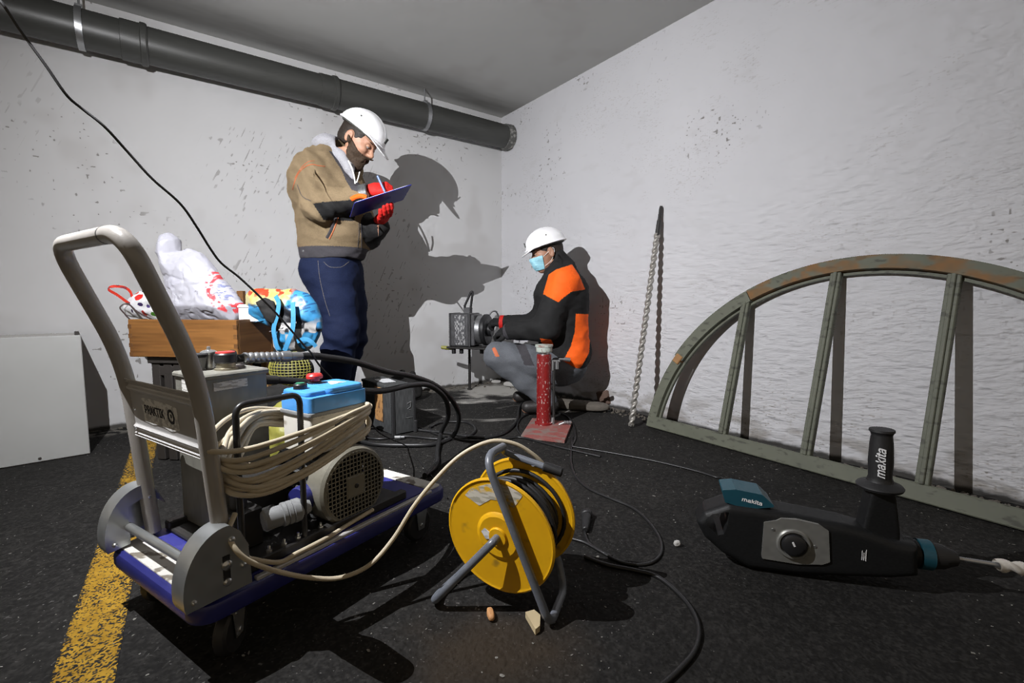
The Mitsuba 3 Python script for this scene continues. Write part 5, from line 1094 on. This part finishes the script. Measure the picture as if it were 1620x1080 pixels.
def face_extra(key, HMx, skin):
    for s in (-1, 1):
        k = obj('eye', mv(trimesh.creation.icosphere(3, .0118), HMx @ M4((.083, s * .031, .001), (1, 0, 0), (0, 1, 0), (0, 0, 1))), 'm_eye', key, smooth=True)
        obj('iris', mv(mv(trimesh.creation.icosphere(2, .0055), np.diag([.4, 1, 1, 1])), HMx @ M4((.0935, s * .031, -.0015), (1, 0, 0), (0, 1, 0), (0, 0, 1))), 'm_iris', k, smooth=True)
        lid = surf(lambda P: np.maximum(s_ell(P, (.083, s * .031, .001), (.0132, .0145, .0132)), -(P[..., 2] + .0035 - .25 * (P[..., 0] - .083))), (.06, s * .031 - .02, -.02), (.10, s * .031 + .02, .02), .002)
        obj('eyelid', mv(lid, HMx), skin, k, smooth=True)
        obj('eyebrow', mv(tube([V(.093, s * .014, .021), V(.094, s * .026, .025), V(.088, s * .040, .025), (.078, s * .050, .020)], [.003, .0042, .0036, .002], 8), HMx), 'm_hair', key, smooth=True)
def helmet(parent, HMx, tilt, label, long_peak=.0, visor=False, name='hard_hat', zc=.050):
    c = V(-.004, 0, zc)
    def outer(P): return s_ell(P, c, (.138, .113, .116))
    def fn(P):
        d = smax(outer(P), -(P[..., 2] - c[2]), .004); d = np.maximum(d, -s_ell(P, c, (.128, .103, .106)))
        r = np.abs(s_ell(P * V(1, 1, 1), c + V(.004, 0, 0), (.147, .121, 10.))) ; 
        rim = np.maximum(np.abs(P[..., 2] - c[2]) - .004, np.maximum(s_ell(P * V(1, 1, 0), c * V(1, 1, 0) + V(.003, 0, 0), (.147, .121, 1.)), -s_ell(P * V(1, 1, 0), c * V(1, 1, 0), (.132, .107, 1.))))
        pk = np.maximum(np.abs(P[..., 2] - c[2] + .32 * np.maximum(P[..., 0] - .09, 0)) - .0032, np.maximum(s_ell(P * V(1, 1, 0), V(.062, 0, 0), (.118 + long_peak, .104, 1.)), -(P[..., 0] - .06)))
        pk = np.maximum(pk, -s_ell(P * V(1, 1, 0), c * V(1, 1, 0), (.130, .105, 1.)))
        d = smin(smin(d, rim, .008), pk, .008)
        ridge = np.maximum(s_ell(P, c + V(-.002, 0, .004), (.138, .020, .1165)), -(P[..., 2] - c[2] - .03)); d = smin(d, ridge, .012)
        return d
    m = surf(fn, (-.17, -.14, -.02), (.22, .14, .19), .0038)
    W = HMx @ rotm((0, 1, 0), tilt)
    k = obj(name, mv(tidy(m, 4), W), 'm_helmet', parent, smooth=True, label=label)
    inn = surf(lambda P: np.maximum(smax(s_ell(P, c, (.127, .102, .105)), -(P[..., 2] - c[2] + .012), .004), -s_ell(P, c, (.116, .091, .096))), (-.15, -.12, .0), (.15, .12, .18), .006)
    obj('head_band', mv(inn, W), 'm_helmet_in', k, smooth=True, label='dark inner head band')
    for s in (-1, 1): obj('vent', mv(cyl((-.004, s * .098, zc + .055), (-.004, s * .104, zc + .058), .004, 12), W), 'm_helmet_in', k)
    obj('front_badge', mv(cbox(.004, .022, .030, .001, None, (.132, 0, zc + .040)), W @ rotm((0, 1, 0), 0)), 'm_helmet_in', k, label='dark clip on the front')
    return k

# ---- hands and gloves: x along the fingers, y across, z out of the back of the hand; thumb on side*y
def hand_fn(side, curl, thumb=(.7, .6, -.35), fat=.0108, spread=.0, tc=(10, 25)):
    chains = []
    for i, (y, L) in enumerate(((.031, .074), (.0105, .082), (-.0105, .076), (-.030, .060))):
        p = V(.088 - .006 * (i == 3), y * side, 0); a = 0; pts = [V(.06, y * side * .8, 0), p]
        c = curl[i] if hasattr(curl[0], '__len__') else curl
        for f, ang in zip((.42, .32, .26), c):
            a += math.radians(ang); p = p + L * f * V(math.cos(a), y * side * spread, -math.sin(a)); pts.append(p)
        chains.append((pts, [fat * 1.05, fat * 1.08, fat, fat * .95, fat * .85]))
    t0 = V(.022, .030 * side, -.006); td = nrm(V(thumb[0], thumb[1] * side, thumb[2])); t1 = t0 + td * .040; d2 = nrm(td + V(.5, -.35 * side, -.25)); t2 = t1 + d2 * .033; t3 = t2 + nrm(d2 + V(.3, -.3 * side, -.1)) * .026
    chains.append(([t0, t1, t2, t3], [fat * 1.5, fat * 1.2, fat * 1.08, fat * .9]))
    def fn(P):
        d = s_box(P, (.048, 0, 0), (.046, .041, .0155), .014); d = smin(d, s_cone(P, (-.04, 0, 0), (.02, 0, 0), .029, .030), .03)
        f = None
        for pts, rad in chains: f = s_chain(P, pts, rad, .004) if f is None else np.minimum(f, s_chain(P, pts, rad, .004))
        return smin(d, f, .009)
    return fn
def glove(parent, HMx, side, curl, bs, label, **kw):
    m = surf(hand_fn(side, curl, **kw), (-.06, -.085, -.12), (.19, .085, .05), .0036)
    return obj('glove', mv(tidy(m, 4), HMx), bs, parent, smooth=True, label=label)

# ================================================================== the standing man with the clipboard
man1 = thing('person', 'standing bearded man in white hard hat and tan work jacket writing on a blue clipboard', 'person')
J = {k: at_d(*v) for k, v in dict(pelvis=(529, 424, 2.83), waist=(524, 385, 2.83), chest=(519, 305, 2.82), upper=(524, 262, 2.82), neck=(536, 240, 2.81), head=(566, 222, 2.76),
     sh_r=(494, 270, 2.66), el_r=(506, 326, 2.60), wr_r=(577, 308, 2.585), sh_l=(546, 272, 2.99), el_l=(576, 372, 2.95), wr_l=(601, 358, 2.72),
     hip_r=(522, 432, 2.76), kn_r=(540, 524, 2.72), an_r=(533, 640, 2.78), hip_l=(540, 432, 2.92), kn_l=(555, 528, 2.90), an_l=(536, 640, 2.95)).items()}
for a, b in (('an_r', 2.78), ('an_l', 2.95)): J[a][2] = .09; J[a][0] -= .035
f1 = nrm(V(.815, -.10, -.57)); l1 = nrm(np.cross(V(.57, 0, .82), f1)); u1 = np.cross(f1, l1); sc = 1.05
H1 = M4(J['head'], f1, l1, u1) @ np.diag([sc, sc, sc, 1])
fwd1 = nrm(V(1, -.05, 0))
def body1(P):
    d = s_chain(P, [J['pelvis'], J['waist'], J['chest'], J['upper']], [.125, .12, .125, .09], .05)
    for s in 'rl':
        d = smin(d, s_chain(P, [J['upper'] * .4 + J['sh_' + s] * .6, J['sh_' + s], J['el_' + s], J['wr_' + s]], [.055, .052, .040, .028], .02), .03)
        d = smin(d, s_chain(P, [J['hip_' + s], J['kn_' + s], J['an_' + s]], [.078, .05, .038], .02), .03)
        d = smin(d, s_cone(P, J['an_' + s] - ZV * .045, J['an_' + s] + fwd1 * .14 - ZV * .05, .036, .03), .02)
    d = smin(d, s_cone(P, J['upper'], J['head'] - u1 * .07 - f1 * .015, .070, .058), .03)
    return d
allj = np.array(list(J.values())); lo1, hi1 = allj.min(0) - .16, allj.max(0) + .16
bm1 = surf(body1, (lo1[0], lo1[1], 0.006), (hi1[0] + .05, hi1[1], J['head'][2] - .05), .012)
hm1 = mv(tidy(surf(head_fn, (-.13, -.11, -.15), (.14, .11, .145), .004), 2), H1)
obj('body', join(tidy(bm1, 3), hm1), 'm_skin', man1, smooth=True)
face_extra(man1, H1, 'm_skin')
# beard and short hair
def beard_fn(P):
    d = head_fn(P) - .010
    low = -.028 - .95 * (P[..., 0] - .03) * (P[..., 0] > .03) * .55 - .012
    lim = np.where(P[..., 0] > .062, -.050 + .25 * np.clip(P[..., 0] - .09, 0, .04), -.012 - .55 * np.clip(P[..., 0] - .0, 0, .062))
    chin = smin(d, s_ell(P, (.060, 0, -.118), (.040, .040, .034)), .02)
    d = np.maximum(chin, P[..., 2] - lim); d = np.maximum(d, -(P[..., 0] - .004 + .25 * (P[..., 2] + .05)))
    d = smax(d, -s_ell(P, (.104, 0, -.068), (.016, .021, .008)), .004)
    return d + (meshkit.fbm(P * 60, 2, 1) - .5) * .008
obj('beard', mv(tidy(surf(beard_fn, (-.03, -.1, -.17), (.14, .1, .03), .0042), 1), H1), 'm_beard', man1, smooth=True, label='full dark brown beard')
def hair_fn(P, low=-.055):
    d = s_ell(P, (-.008, 0, .038), (.104, .082, .094)); d = smin(d, s_ell(P, (-.05, 0, -.02), (.055, .066, .06)), .03)
    d = np.maximum(d, P[..., 0] - .055 + .3 * np.maximum(.03 - P[..., 2], 0)); d = np.maximum(d, -(P[..., 2] - low - .4 * np.maximum(P[..., 0] + .03, 0) * 1.4))
    for s in (-1, 1): d = smax(d, -s_ell(P, (-.008, s * .082, -.015), (.026, .02, .038)), .006)
    return d + (meshkit.fbm(P * 70, 2, 3) - .5) * .006
obj('hair', mv(tidy(surf(hair_fn, (-.13, -.1, -.09), (.08, .1, .15), .0045), 1), H1), 'm_hair', man1, smooth=True, label='short dark hair')
helmet(man1, H1, 3, 'white hard hat', long_peak=.012)
# jacket
back1 = at_d(470, 315, 2.82)
def wrinkle(P, f, seed, amp): return (meshkit.fbm(P * f, 3, seed) - .5) * 2 * amp
def jacket1(P):
    t = s_flat(P, J['waist'] + V(.004, 0, -.06), J['chest'], .178, .192, V(0, 1, 0), 1.05)
    t = smin(t, s_ell(P, J['chest'] + V(-.03, 0, .05), (.172, .212, .20)), .06)
    t = smin(t, s_ell(P, at_d(556, 340, 2.80), (.115, .17, .22)), .08)
    t = smin(t, s_chain(P, [at_d(500, 258, 2.72), at_d(522, 243, 2.82), at_d(548, 260, 2.94)], [.085, .088, .085], .04), .05)
    t = np.maximum(t, -(P[..., 2] - (J['waist'][2] - .095)))
    a = s_chain(P, [J['sh_r'] + V(0, .03, 0), J['sh_r'] + V(-.01, 0, -.03), J['el_r'], J['wr_r']], [.10, .094, .080, .056], .05)
    b = s_chain(P, [J['sh_l'], J['el_l'], J['wr_l'] - nrm(J['wr_l'] - J['el_l']) * .02], [.095, .082, .058], .05)
    a = np.maximum(a, (P - J['wr_r']) @ nrm(J['wr_r'] - J['el_r']) - .0)
    d = smin(smin(t, a, .035), b, .035)
    ax = nrm(J['wr_r'] - J['el_r']); q = P - J['el_r']; s = q @ ax
    near = np.exp(-(a / .05) ** 2); d = d + near * .0085 * np.sin(62 * (s + .5 * (q[..., 2])) + 3 * meshkit.noise(P * 14, 3)) * np.exp(-((s - .04) / .16) ** 2)
    d = d + wrinkle(P * V(1, 1, .8), 7, 5, .014) + wrinkle(P * V(1.3, 1, 2.2), 9, 8, .009) - .004 * np.clip(1 - np.abs(meshkit.fbm(P * V(5, 5, 8), 3, 31) - .5) * 8, 0, 1)
    neckhole = s_cone(P, J['neck'] - V(-.02, 0, .02), J['head'] + V(.03, 0, .02), .060, .085)
    return smax(d, -neckhole, .012)
jm1 = tidy(surf(jacket1, (J['chest'][0] - .30, 2.44, J['waist'][2] - .12), (J['wr_l'][0] + .12, 3.16, J['neck'][2] + .09), .0065), 3)
hemz = J['waist'][2] - .035
hem_, rest = split(jm1, lambda c: (c[:, 2] < hemz) & (np.abs(c[:, 1] - 2.82) < .3) & (c[:, 0] < J['el_l'][0] + .06))
yoke, rest = split(rest, lambda c: inpoly([(520, 238), (538, 246), (552, 262), (562, 283), (575, 297), (575, 306), (556, 300), (548, 286), (540, 268), (528, 250)], 2.9)(c))
patch, rest = split(rest, lambda c: inpoly([(495, 322), (515, 319), (545, 317), (575, 312), (580, 350), (512, 348)], 2.66)(c))
bstrip, rest = split(rest, lambda c: (c[:, 0] < J['chest'][0] - .200 + .02 * np.sin(c[:, 2] * 9)) & (c[:, 2] < J['chest'][2] + .10) & (c[:, 2] > J['chest'][2] - .2))
dark_l, rest = split(rest, lambda c: (((c - J['el_l']) @ nrm(J['wr_l'] - J['el_l'])) > -.02) & (np.linalg.norm(np.cross(c - J['el_l'], nrm(J['wr_l'] - J['el_l'])), axis=1) < .10) & (c[:, 0] > J['el_l'][0] - .02))
jk1 = obj('jacket', rest, 'm_tan', man1, smooth=True, label='tan work jacket')
for nm, m_, bs, lb in (('hem_band', hem_, 'm_charcoal', 'dark grey hem band'), ('chest_yoke', yoke, 'm_charcoal', 'dark grey chest yoke'), ('elbow_patch', patch, 'm_black_fabric', 'black elbow patch'), ('back_strip', bstrip, 'm_charcoal', 'dark back strip'), ('cuff_panel', dark_l, 'm_black_fabric', 'black left sleeve')):
    if m_ is not None: obj(nm, m_, bs, jk1, smooth=True, label=lb)
obj('piping', cat(seam(jm1, [(463, 300), (467, 285), (474, 272), (484, 263), (494, 260), (504, 262), (514, 263)], .0022), seam(jm1, [(466, 282), (476, 266), (487, 256), (497, 254)], .0016)), 'm_piping', jk1, label='orange shoulder piping')
obj('pocket_zip', seam(jm1, [(531, 344), (527, 355), (522, 367), (517, 376)], .0075, lift=.0), 'm_charcoal', jk1, label='dark slanted pocket')
obj('pocket_piping', seam(jm1, [(535, 344), (531, 356), (526, 368), (521, 378)], .0026, lift=.003), 'm_piping', jk1, label='orange pocket edge')
obj('front_seam', cat(seam(jm1, [(571, 352), (572, 370), (572, 392)], .0022), seam(jm1, [(470, 292), (478, 310), (492, 318)], .0018), seam(jm1, [(568, 352), (568, 372), (566, 392)], .0016)), 'm_charcoal', jk1)
z_ = on_mesh(jm1, [(480, 397)], -.001)
if len(z_): obj('press_stud', mv(trimesh.creation.icosphere(2, .006), M4(z_[0], V(1, 0, 0), V(0, 1, 0), ZV)), 'm_zinc', jk1)
cu = nrm(J['wr_r'] - J['el_r'])
obj('cuff', lathe([(.050, -.012), (.056, -.010), (.056, .030), (.048, .034), (.044, .03), (.044, -.012), (.050, -.012)], 32, frame_z(J['wr_r'] - cu * .004, cu)), 'm_case', jk1, label='grey green cuff')
# grey hood and cords
def hood1(P):
    c = at_d(523, 233, 2.83); d = s_ell(P, c, (.100, .135, .062), None); d = smin(d, s_chain(P, [at_d(520, 232, 2.80), at_d(536, 244, 2.735), at_d(552, 266, 2.70), at_d(558, 280, 2.70)], [.042, .034, .026, .016], .02), .03)
    d = smin(d, s_chain(P, [at_d(520, 232, 2.86), at_d(548, 250, 2.92), at_d(566, 284, 2.86)], [.042, .034, .02], .02), .03)
    d = d + wrinkle(P, 14, 7, .008)
    return smax(d, -s_cone(P, J['neck'] - V(0.0, 0, .05), J['head'] + V(.0, 0, .04), .056, .095), .012)
obj('hood', tidy(surf(hood1, at_d(523, 233, 2.83) - V(.16, .2, .26), at_d(523, 233, 2.83) + V(.24, .2, .12), .006), 3), 'm_hood', man1, smooth=True, label='light grey sweatshirt hood')
hc = cat(tube(spline([at_d(551, 254, 2.655), at_d(556, 264, 2.64), at_d(560, 278, 2.62), at_d(562, 291, 2.61)], 6), .0042, 8), tube(spline([at_d(569, 272, 2.64), at_d(567, 280, 2.62), at_d(564, 289, 2.61)], 6), .0036, 8))
obj('hood_cord', hc, 'm_cord', man1, label='white hood cords')
# jeans and boots
def jeans1(P):
    d = s_ell(P, J['pelvis'] + V(-.01, 0, -.01), (.160, .185, .16)); d = smin(d, s_ell(P, at_d(501, 428, 2.80), (.078, .13, .11)), .06)
    for s, q in (('r', 1), ('l', -1)):
        d = smin(d, s_chain(P, [J['hip_' + s], J['kn_' + s] * .5 + J['hip_' + s] * .5, J['kn_' + s], J['an_' + s] + ZV * .02], [.125, .118, .096, .082], .03), .04)
    d = d + wrinkle(P * V(1, 1, 1.6), 8, 11, .012) - .004 * np.clip(1 - np.abs(meshkit.fbm(P * V(4, 4, 9), 3, 33) - .5) * 8, 0, 1)
    for s in 'rl':
        q = P[..., 2] - J['kn_' + s][2]; d = d + .005 * np.sin(60 * q + 25 * (P[..., 0] - J['kn_' + s][0])) * np.exp(-((q + .05) / .10) ** 2)
    d = np.maximum(d, P[..., 2] - J['waist'][2] + .0); return np.maximum(d, -(P[..., 2] - .055))
jn = tidy(surf(jeans1, (J['pelvis'][0] - .26, 2.52, .04), (J['pelvis'][0] + .34, 3.14, J['waist'][2] + .02), .008), 3)
jk_ = obj('jeans', jn, 'm_denim', man1, smooth=True, label='dark blue denim jeans')
obj('stitching', cat(seam(jn, [(503, 412), (506, 440), (514, 475), (522, 500)], .0013), seam(jn, [(512, 414), (522, 422), (540, 422), (552, 414)], .0013)), 'm_stitch', jk_)
def boot(P, a, fw):
    d = s_cone(P, a + ZV * .02, a - ZV * .04, .052, .05); d = smin(d, s_cone(P, a - ZV * .04 - fw * .03, a + fw * .13 - ZV * .048, .046, .040), .03); return np.maximum(d, -(P[..., 2] - .002))
for s in 'rl':
    a = J['an_' + s]; obj('boot', tidy(surf(lambda P: boot(P, a, fwd1), a - V(.14, .12, .10), a + V(.26, .12, .1), .007), 2), 'm_boot', man1, smooth=True, label='dark work boot')
# clipboard: own thing, held
q00, q10, q11, q01 = at_d(561, 320, 2.425), at_d(652, 291, 2.575), at_d(637, 317, 2.785), at_d(553, 344, 2.635)
ex, ey = nrm(q10 - q00), None; ey = nrm((q01 + q11) / 2 - (q00 + q10) / 2); ey = nrm(ey - ex * (ey @ ex)); ez = np.cross(ex, ey); 
if ez[2] < 0: ez = -ez
cl_c = (q00 + q10 + q11 + q01) / 4; CB = M4(cl_c, ex, np.cross(ez, ex), ez); cw, ch_ = np.linalg.norm(q10 - q00), .225
cpb = thing('clipboard', 'blue clipboard with white paper held by the standing man', 'clipboard')
obj('board', mv(soft(rrect(-cw / 2, cw / 2, -ch_ / 2, ch_ / 2, .008), -.002, .002, .001), CB), 'm_clip_blue', cpb)
obj('paper', mv(cbox(cw - .035, ch_ - .014, .003, .0005, None, (-.004, 0, .0038)), CB), 'm_paper', cpb, smooth=False, label='sheets of white paper')
obj('clip', mv(cat(bx(cw / 2 - .035, cw / 2 - .015, -.05, .05, .005, .014, .003), cyl((cw / 2 - .02, -.05, .012), (cw / 2 - .02, .05, .012), .005, 12)), CB), 'm_zinc', cpb)
# gloved hands and pen
hr = at_d(604, 297, 2.60); wrd = nrm(hr - J['wr_r']); hz_ = nrm(V(-.10, -.75, .62)); hx = nrm(V(.86, .30, -.18)); hx = nrm(hx - hz_ * (hx @ hz_)); hy = np.cross(hz_, hx)
hb0 = at_d(588, 302, 2.60) + ez * .008
g_r = glove(man1, M4(hb0, hx, hy, hz_) @ np.diag([.94, .94, .94, 1]), 1, (55, 80, 60), 'm_red_glove', 'red work glove holding a pen', fat=.0128, thumb=(.75, .35, -.45))
pen_t = at_d(597, 278, 2.55); pen_b = at_d(611, 308, 2.55)
obj('pen', cat(cyl(pen_t, pen_t + (pen_b - pen_t) * .85, .0062, 14), cyl(pen_t + (pen_b - pen_t) * .85, pen_b, .0045, 12, .001, .0015)), 'm_pen', label='blue pen held in the red glove of the standing man', category='pen')
mat('m_pen', (.10, .15, .30), .35)
lx = nrm(V(.45, -.72, .10)); lz = -ez; lz = nrm(lz - lx * (lx @ lz)); ly = np.cross(lz, lx)
hl0 = J['wr_l'] + V(.006, -.01, .035)
g_l = glove(man1, M4(hl0 - lz * -.0, lx, ly, lz), -1, (12, 20, 15), 'm_red_glove', 'red work glove under the clipboard', fat=.0125)
obj('glove_cuff', tube(spline([at_d(557, 315, 2.52), at_d(563, 311, 2.515), at_d(571, 309, 2.515), at_d(579, 311, 2.52)], 6), [.009] + [.0145] * 17 + [.009], 14) if False else tube(spline([at_d(556, 315, 2.53), at_d(564, 311, 2.525), at_d(572, 310, 2.525), at_d(580, 312, 2.53)], 6), .012, 14), 'm_orange', man1, label='orange glove cuff edge')

# ================================================================== the crouching man with the face mask
man2 = thing('person', 'crouching man in white hard hat, face mask and black and orange jacket', 'person')
K = {k: at_d(*v) for k, v in dict(pelvis=(893, 575, 3.12), waist=(893, 545, 3.10), chest=(888, 470, 3.10), upper=(888, 432, 3.10), neck=(884, 420, 3.10), head=(866, 399, 3.10),
     sh_l=(893, 446, 2.93), el_l=(862, 519, 2.88), wr_l=(806, 524, 3.00), sh_r=(882, 446, 3.28), el_r=(850, 512, 3.34), wr_r=(796, 510, 3.40),
     hip_l=(885, 582, 3.02), kn_l=(786, 561, 2.96), an_l=(866, 628, 3.00), hip_r=(890, 582, 3.22), kn_r=(800, 558, 3.32), an_r=(848, 622, 3.34)).items()}
for a in ('an_l', 'an_r'): K[a][2] = .10
f2 = nrm(V(-.955, -.10, -.23)); l2 = nrm(np.cross(V(-.23, 0, .955), f2)); u2 = np.cross(f2, l2)
H2 = M4(K['head'], f2, l2, u2) @ np.diag([.98, .98, .98, 1])
fwd2 = nrm(V(-1, -.06, 0))
def body2(P):
    d = s_chain(P, [K['pelvis'], K['waist'], K['chest'], K['upper']], [.12, .115, .12, .085], .05)
    for s in 'lr':
        d = smin(d, s_chain(P, [K['upper'] * .4 + K['sh_' + s] * .6, K['sh_' + s], K['el_' + s], K['wr_' + s]], [.055, .050, .038, .027], .02), .03)
        d = smin(d, s_chain(P, [K['hip_' + s], K['kn_' + s], K['an_' + s]], [.074, .048, .036], .02), .03)
        d = smin(d, s_cone(P, K['an_' + s] - ZV * .055, K['an_' + s] + fwd2 * .14 - ZV * .06, .034, .03), .02)
    return smin(d, s_cone(P, K['upper'], K['head'] - u2 * .07 - f2 * .015, .066, .055), .03)
allk = np.array(list(K.values())); lo2, hi2 = allk.min(0) - .16, allk.max(0) + .16
bm2 = surf(body2, (lo2[0], lo2[1], 0.006), (hi2[0], hi2[1], K['head'][2] - .05), .012)
hm2 = mv(tidy(surf(head_fn, (-.13, -.11, -.15), (.14, .11, .145), .004), 2), H2)
obj('body', join(tidy(bm2, 3), hm2), 'm_skin_dark', man2, smooth=True)
face_extra(man2, H2, 'm_skin_dark')
obj('hair', mv(tidy(surf(lambda P: hair_fn(P, -.065), (-.13, -.1, -.1), (.08, .1, .15), .0045), 1), H2), 'm_hair', man2, smooth=True, label='black hair')
helmet(man2, H2, 4, 'white hard hat', zc=.046)
mk = surf(lambda P: np.maximum(np.maximum(np.abs(smin(head_fn(P), s_ell(P, (.085, 0, -.055), (.030, .036, .048)), .02) - .004) - .0022, np.abs(P[..., 2] + .062) - .046), -(P[..., 0] - .050)), (.03, -.09, -.13), (.15, .09, .0), .0036)
mkk = obj('face_mask', mv(tidy(mk, 2), H2), 'm_mask', man2, smooth=True, label='light blue face mask')
for s in (-1, 1):
    obj('ear_loop', mv(tube(spline([V(.052, s * .062, -.03), V(.02, s * .078, -.012), V(-.022, s * .085, .014), V(-.03, s * .084, -.010), V(.0, s * .074, -.06), V(.052, s * .060, -.09)], 6), .0016, 6), H2), 'm_cord', mkk)
def jacket2(P):
    t = s_flat(P, K['waist'] + V(.0, 0, .0), K['chest'], .165, .170, V(0, 1, 0), 1.15)
    t = smin(t, s_ell(P, K['chest'] + V(0, 0, .02), (.158, .215, .17)), .06)
    t = smin(t, s_chain(P, [at_d(890, 436, 2.98), at_d(888, 428, 3.1), at_d(884, 436, 3.22)], [.085, .09, .085], .04), .05)
    t = smin(t, s_ell(P, at_d(903, 560, 3.10), (.125, .19, .13)), .06)
    t = np.maximum(t, -(P[..., 2] - at_d(893, 594, 3.02)[2]))
    t = smax(t, -s_ell(P, at_d(805, 600, 3.1), (.29, .5, .175)), .03)
    col = s_chain(P, [at_d(884, 428, 3.1), at_d(879, 412, 3.1)], [.092, .082], .03)
    a = s_chain(P, [K['sh_l'] + V(0, .03, 0), K['sh_l'], K['el_l'], K['wr_l']], [.094, .090, .076, .052], .05)
    b = s_chain(P, [K['sh_r'], K['el_r'], K['wr_r']], [.090, .076, .052], .05)
    d = smin(smin(smin(t, a, .035), b, .035), col, .025)
    d = d + wrinkle(P, 7, 15, .012) + wrinkle(P * V(1.5, 1, 2), 9, 18, .007) - .004 * np.clip(1 - np.abs(meshkit.fbm(P * V(5, 5, 7), 3, 35) - .5) * 8, 0, 1)
    d = d + .005 * np.sin(70 * ((P - K['el_l']) @ nrm(K['sh_l'] - K['el_l']))) * np.exp(-(np.linalg.norm(P - K['el_l'], axis=-1) / .11) ** 2)
    hol = s_cone(P, K['neck'] + V(-.005, 0, -.02), K['head'] + f2 * .02 + ZV * .02, .062, .088)
    return smax(d, -hol, .010)
jm2 = tidy(surf(jacket2, (K['wr_l'][0] - .09, 2.72, K['pelvis'][2] - .18), (K['pelvis'][0] + .26, 3.52, K['head'][2] + .02), .0065), 3)
pan1, r2 = split(jm2, inpoly([(868, 434), (880, 426), (905, 418), (916, 434), (926, 458), (905, 461), (895, 468), (883, 478), (859, 465)], 3.2))
pan2, r2 = split(r2, inpoly([(911, 496), (932, 497), (934, 530), (932, 558), (921, 578), (908, 592), (882, 585), (893, 566), (903, 548), (909, 525)], 3.25))
pan3, r2 = split(r2, inpoly([(846, 416), (861, 413), (857, 434), (850, 432)], 3.2))
pan4, r2 = split(r2, inpoly([(854, 535), (872, 537), (876, 546), (858, 546)], 3.2))
jk2 = obj('jacket', r2, 'm_black_fabric', man2, smooth=True, label='black work jacket')
for m_, lb, nm in ((pan1, 'bright orange shoulder panel', 'shoulder_panel'), (pan2, 'bright orange side panel', 'side_panel'), (pan3, 'orange collar flap', 'collar_flap'), (pan4, 'orange hem edge', 'hem_edge')):
    if m_ is not None: obj(nm, m_, 'm_orange', jk2, smooth=True, label=lb)
def trousers2(P):
    d = s_ell(P, K['pelvis'] + V(0, 0, -.01), (.15, .19, .13))
    for s in 'lr':
        d = smin(d, s_chain(P, [K['hip_' + s], K['kn_' + s] * .5 + K['hip_' + s] * .5, K['kn_' + s]], [.115, .102, .084], .03), .03)
        d = smin(d, s_chain(P, [K['kn_' + s] - ZV * .02, K['kn_' + s] * .45 + K['an_' + s] * .55 + V(0, 0, .0), K['an_' + s]], [.078, .076, .064], .03), .012)
    d = d + wrinkle(P * V(.8, 1, 1.8), 9, 25, .009)
    q = (P - K['kn_l']) @ nrm(K['hip_l'] - K['kn_l']); d = d + .004 * np.sin(58 * q + 30 * (P[..., 2])) * np.exp(-((q - .12) / .13) ** 2)
    return np.maximum(d, -(P[..., 2] - .05))
tm2 = tidy(surf(trousers2, (K['kn_l'][0] - .12, 2.80, .04), (K['pelvis'][0] + .2, 3.50, K['waist'][2] + .06), .0075), 3)
strp, r3 = split(tm2, inpoly([(813, 539), (829, 539), (838, 560), (845, 578), (830, 578), (823, 560)], 3.1))
knp, r3 = split(r3, inpoly([(778, 551), (783, 549), (788, 558), (790, 564), (784, 564)], 3.1))
tk2 = obj('trousers', r3, 'm_trousers', man2, smooth=True, label='grey work trousers')
if strp is not None: obj('thigh_band', strp, 'm_charcoal', tk2, smooth=True, label='dark band across the thigh')
if knp is not None: obj('knee_patch', knp, 'm_piping', tk2, smooth=True, label='orange knee mark')
for s in 'lr':
    a = K['an_' + s]; obj('boot', tidy(surf(lambda P: boot(P, a, fwd2), a - V(.26, .12, .11), a + V(.14, .12, .1), .007), 2), 'm_boot', man2, smooth=True, label='black work boot')
for s, side in (('l', 1), ('r', -1)):
    w = K['wr_' + s]; d_ = nrm(w - K['el_' + s]); zz = nrm(V(.1, -.5, .85)); zz = nrm(zz - d_ * (zz @ d_))
    glove(man2, M4(w - d_ * .01, d_, np.cross(zz, d_), zz), side, (40, 55, 35), 'm_black_fabric' if s == 'l' else 'm_black_fabric', 'black work glove', fat=.0122)
    obj('glove_cuff', lathe([(.048, -.014), (.054, -.012), (.053, .016), (.046, .018), (.044, -.014), (.048, -.014)], 28, frame_z(w + d_ * .004, d_)), 'm_red_glove' if s == 'r' else 'm_charcoal', man2, label='red glove cuff' if s == 'r' else 'grey glove cuff')
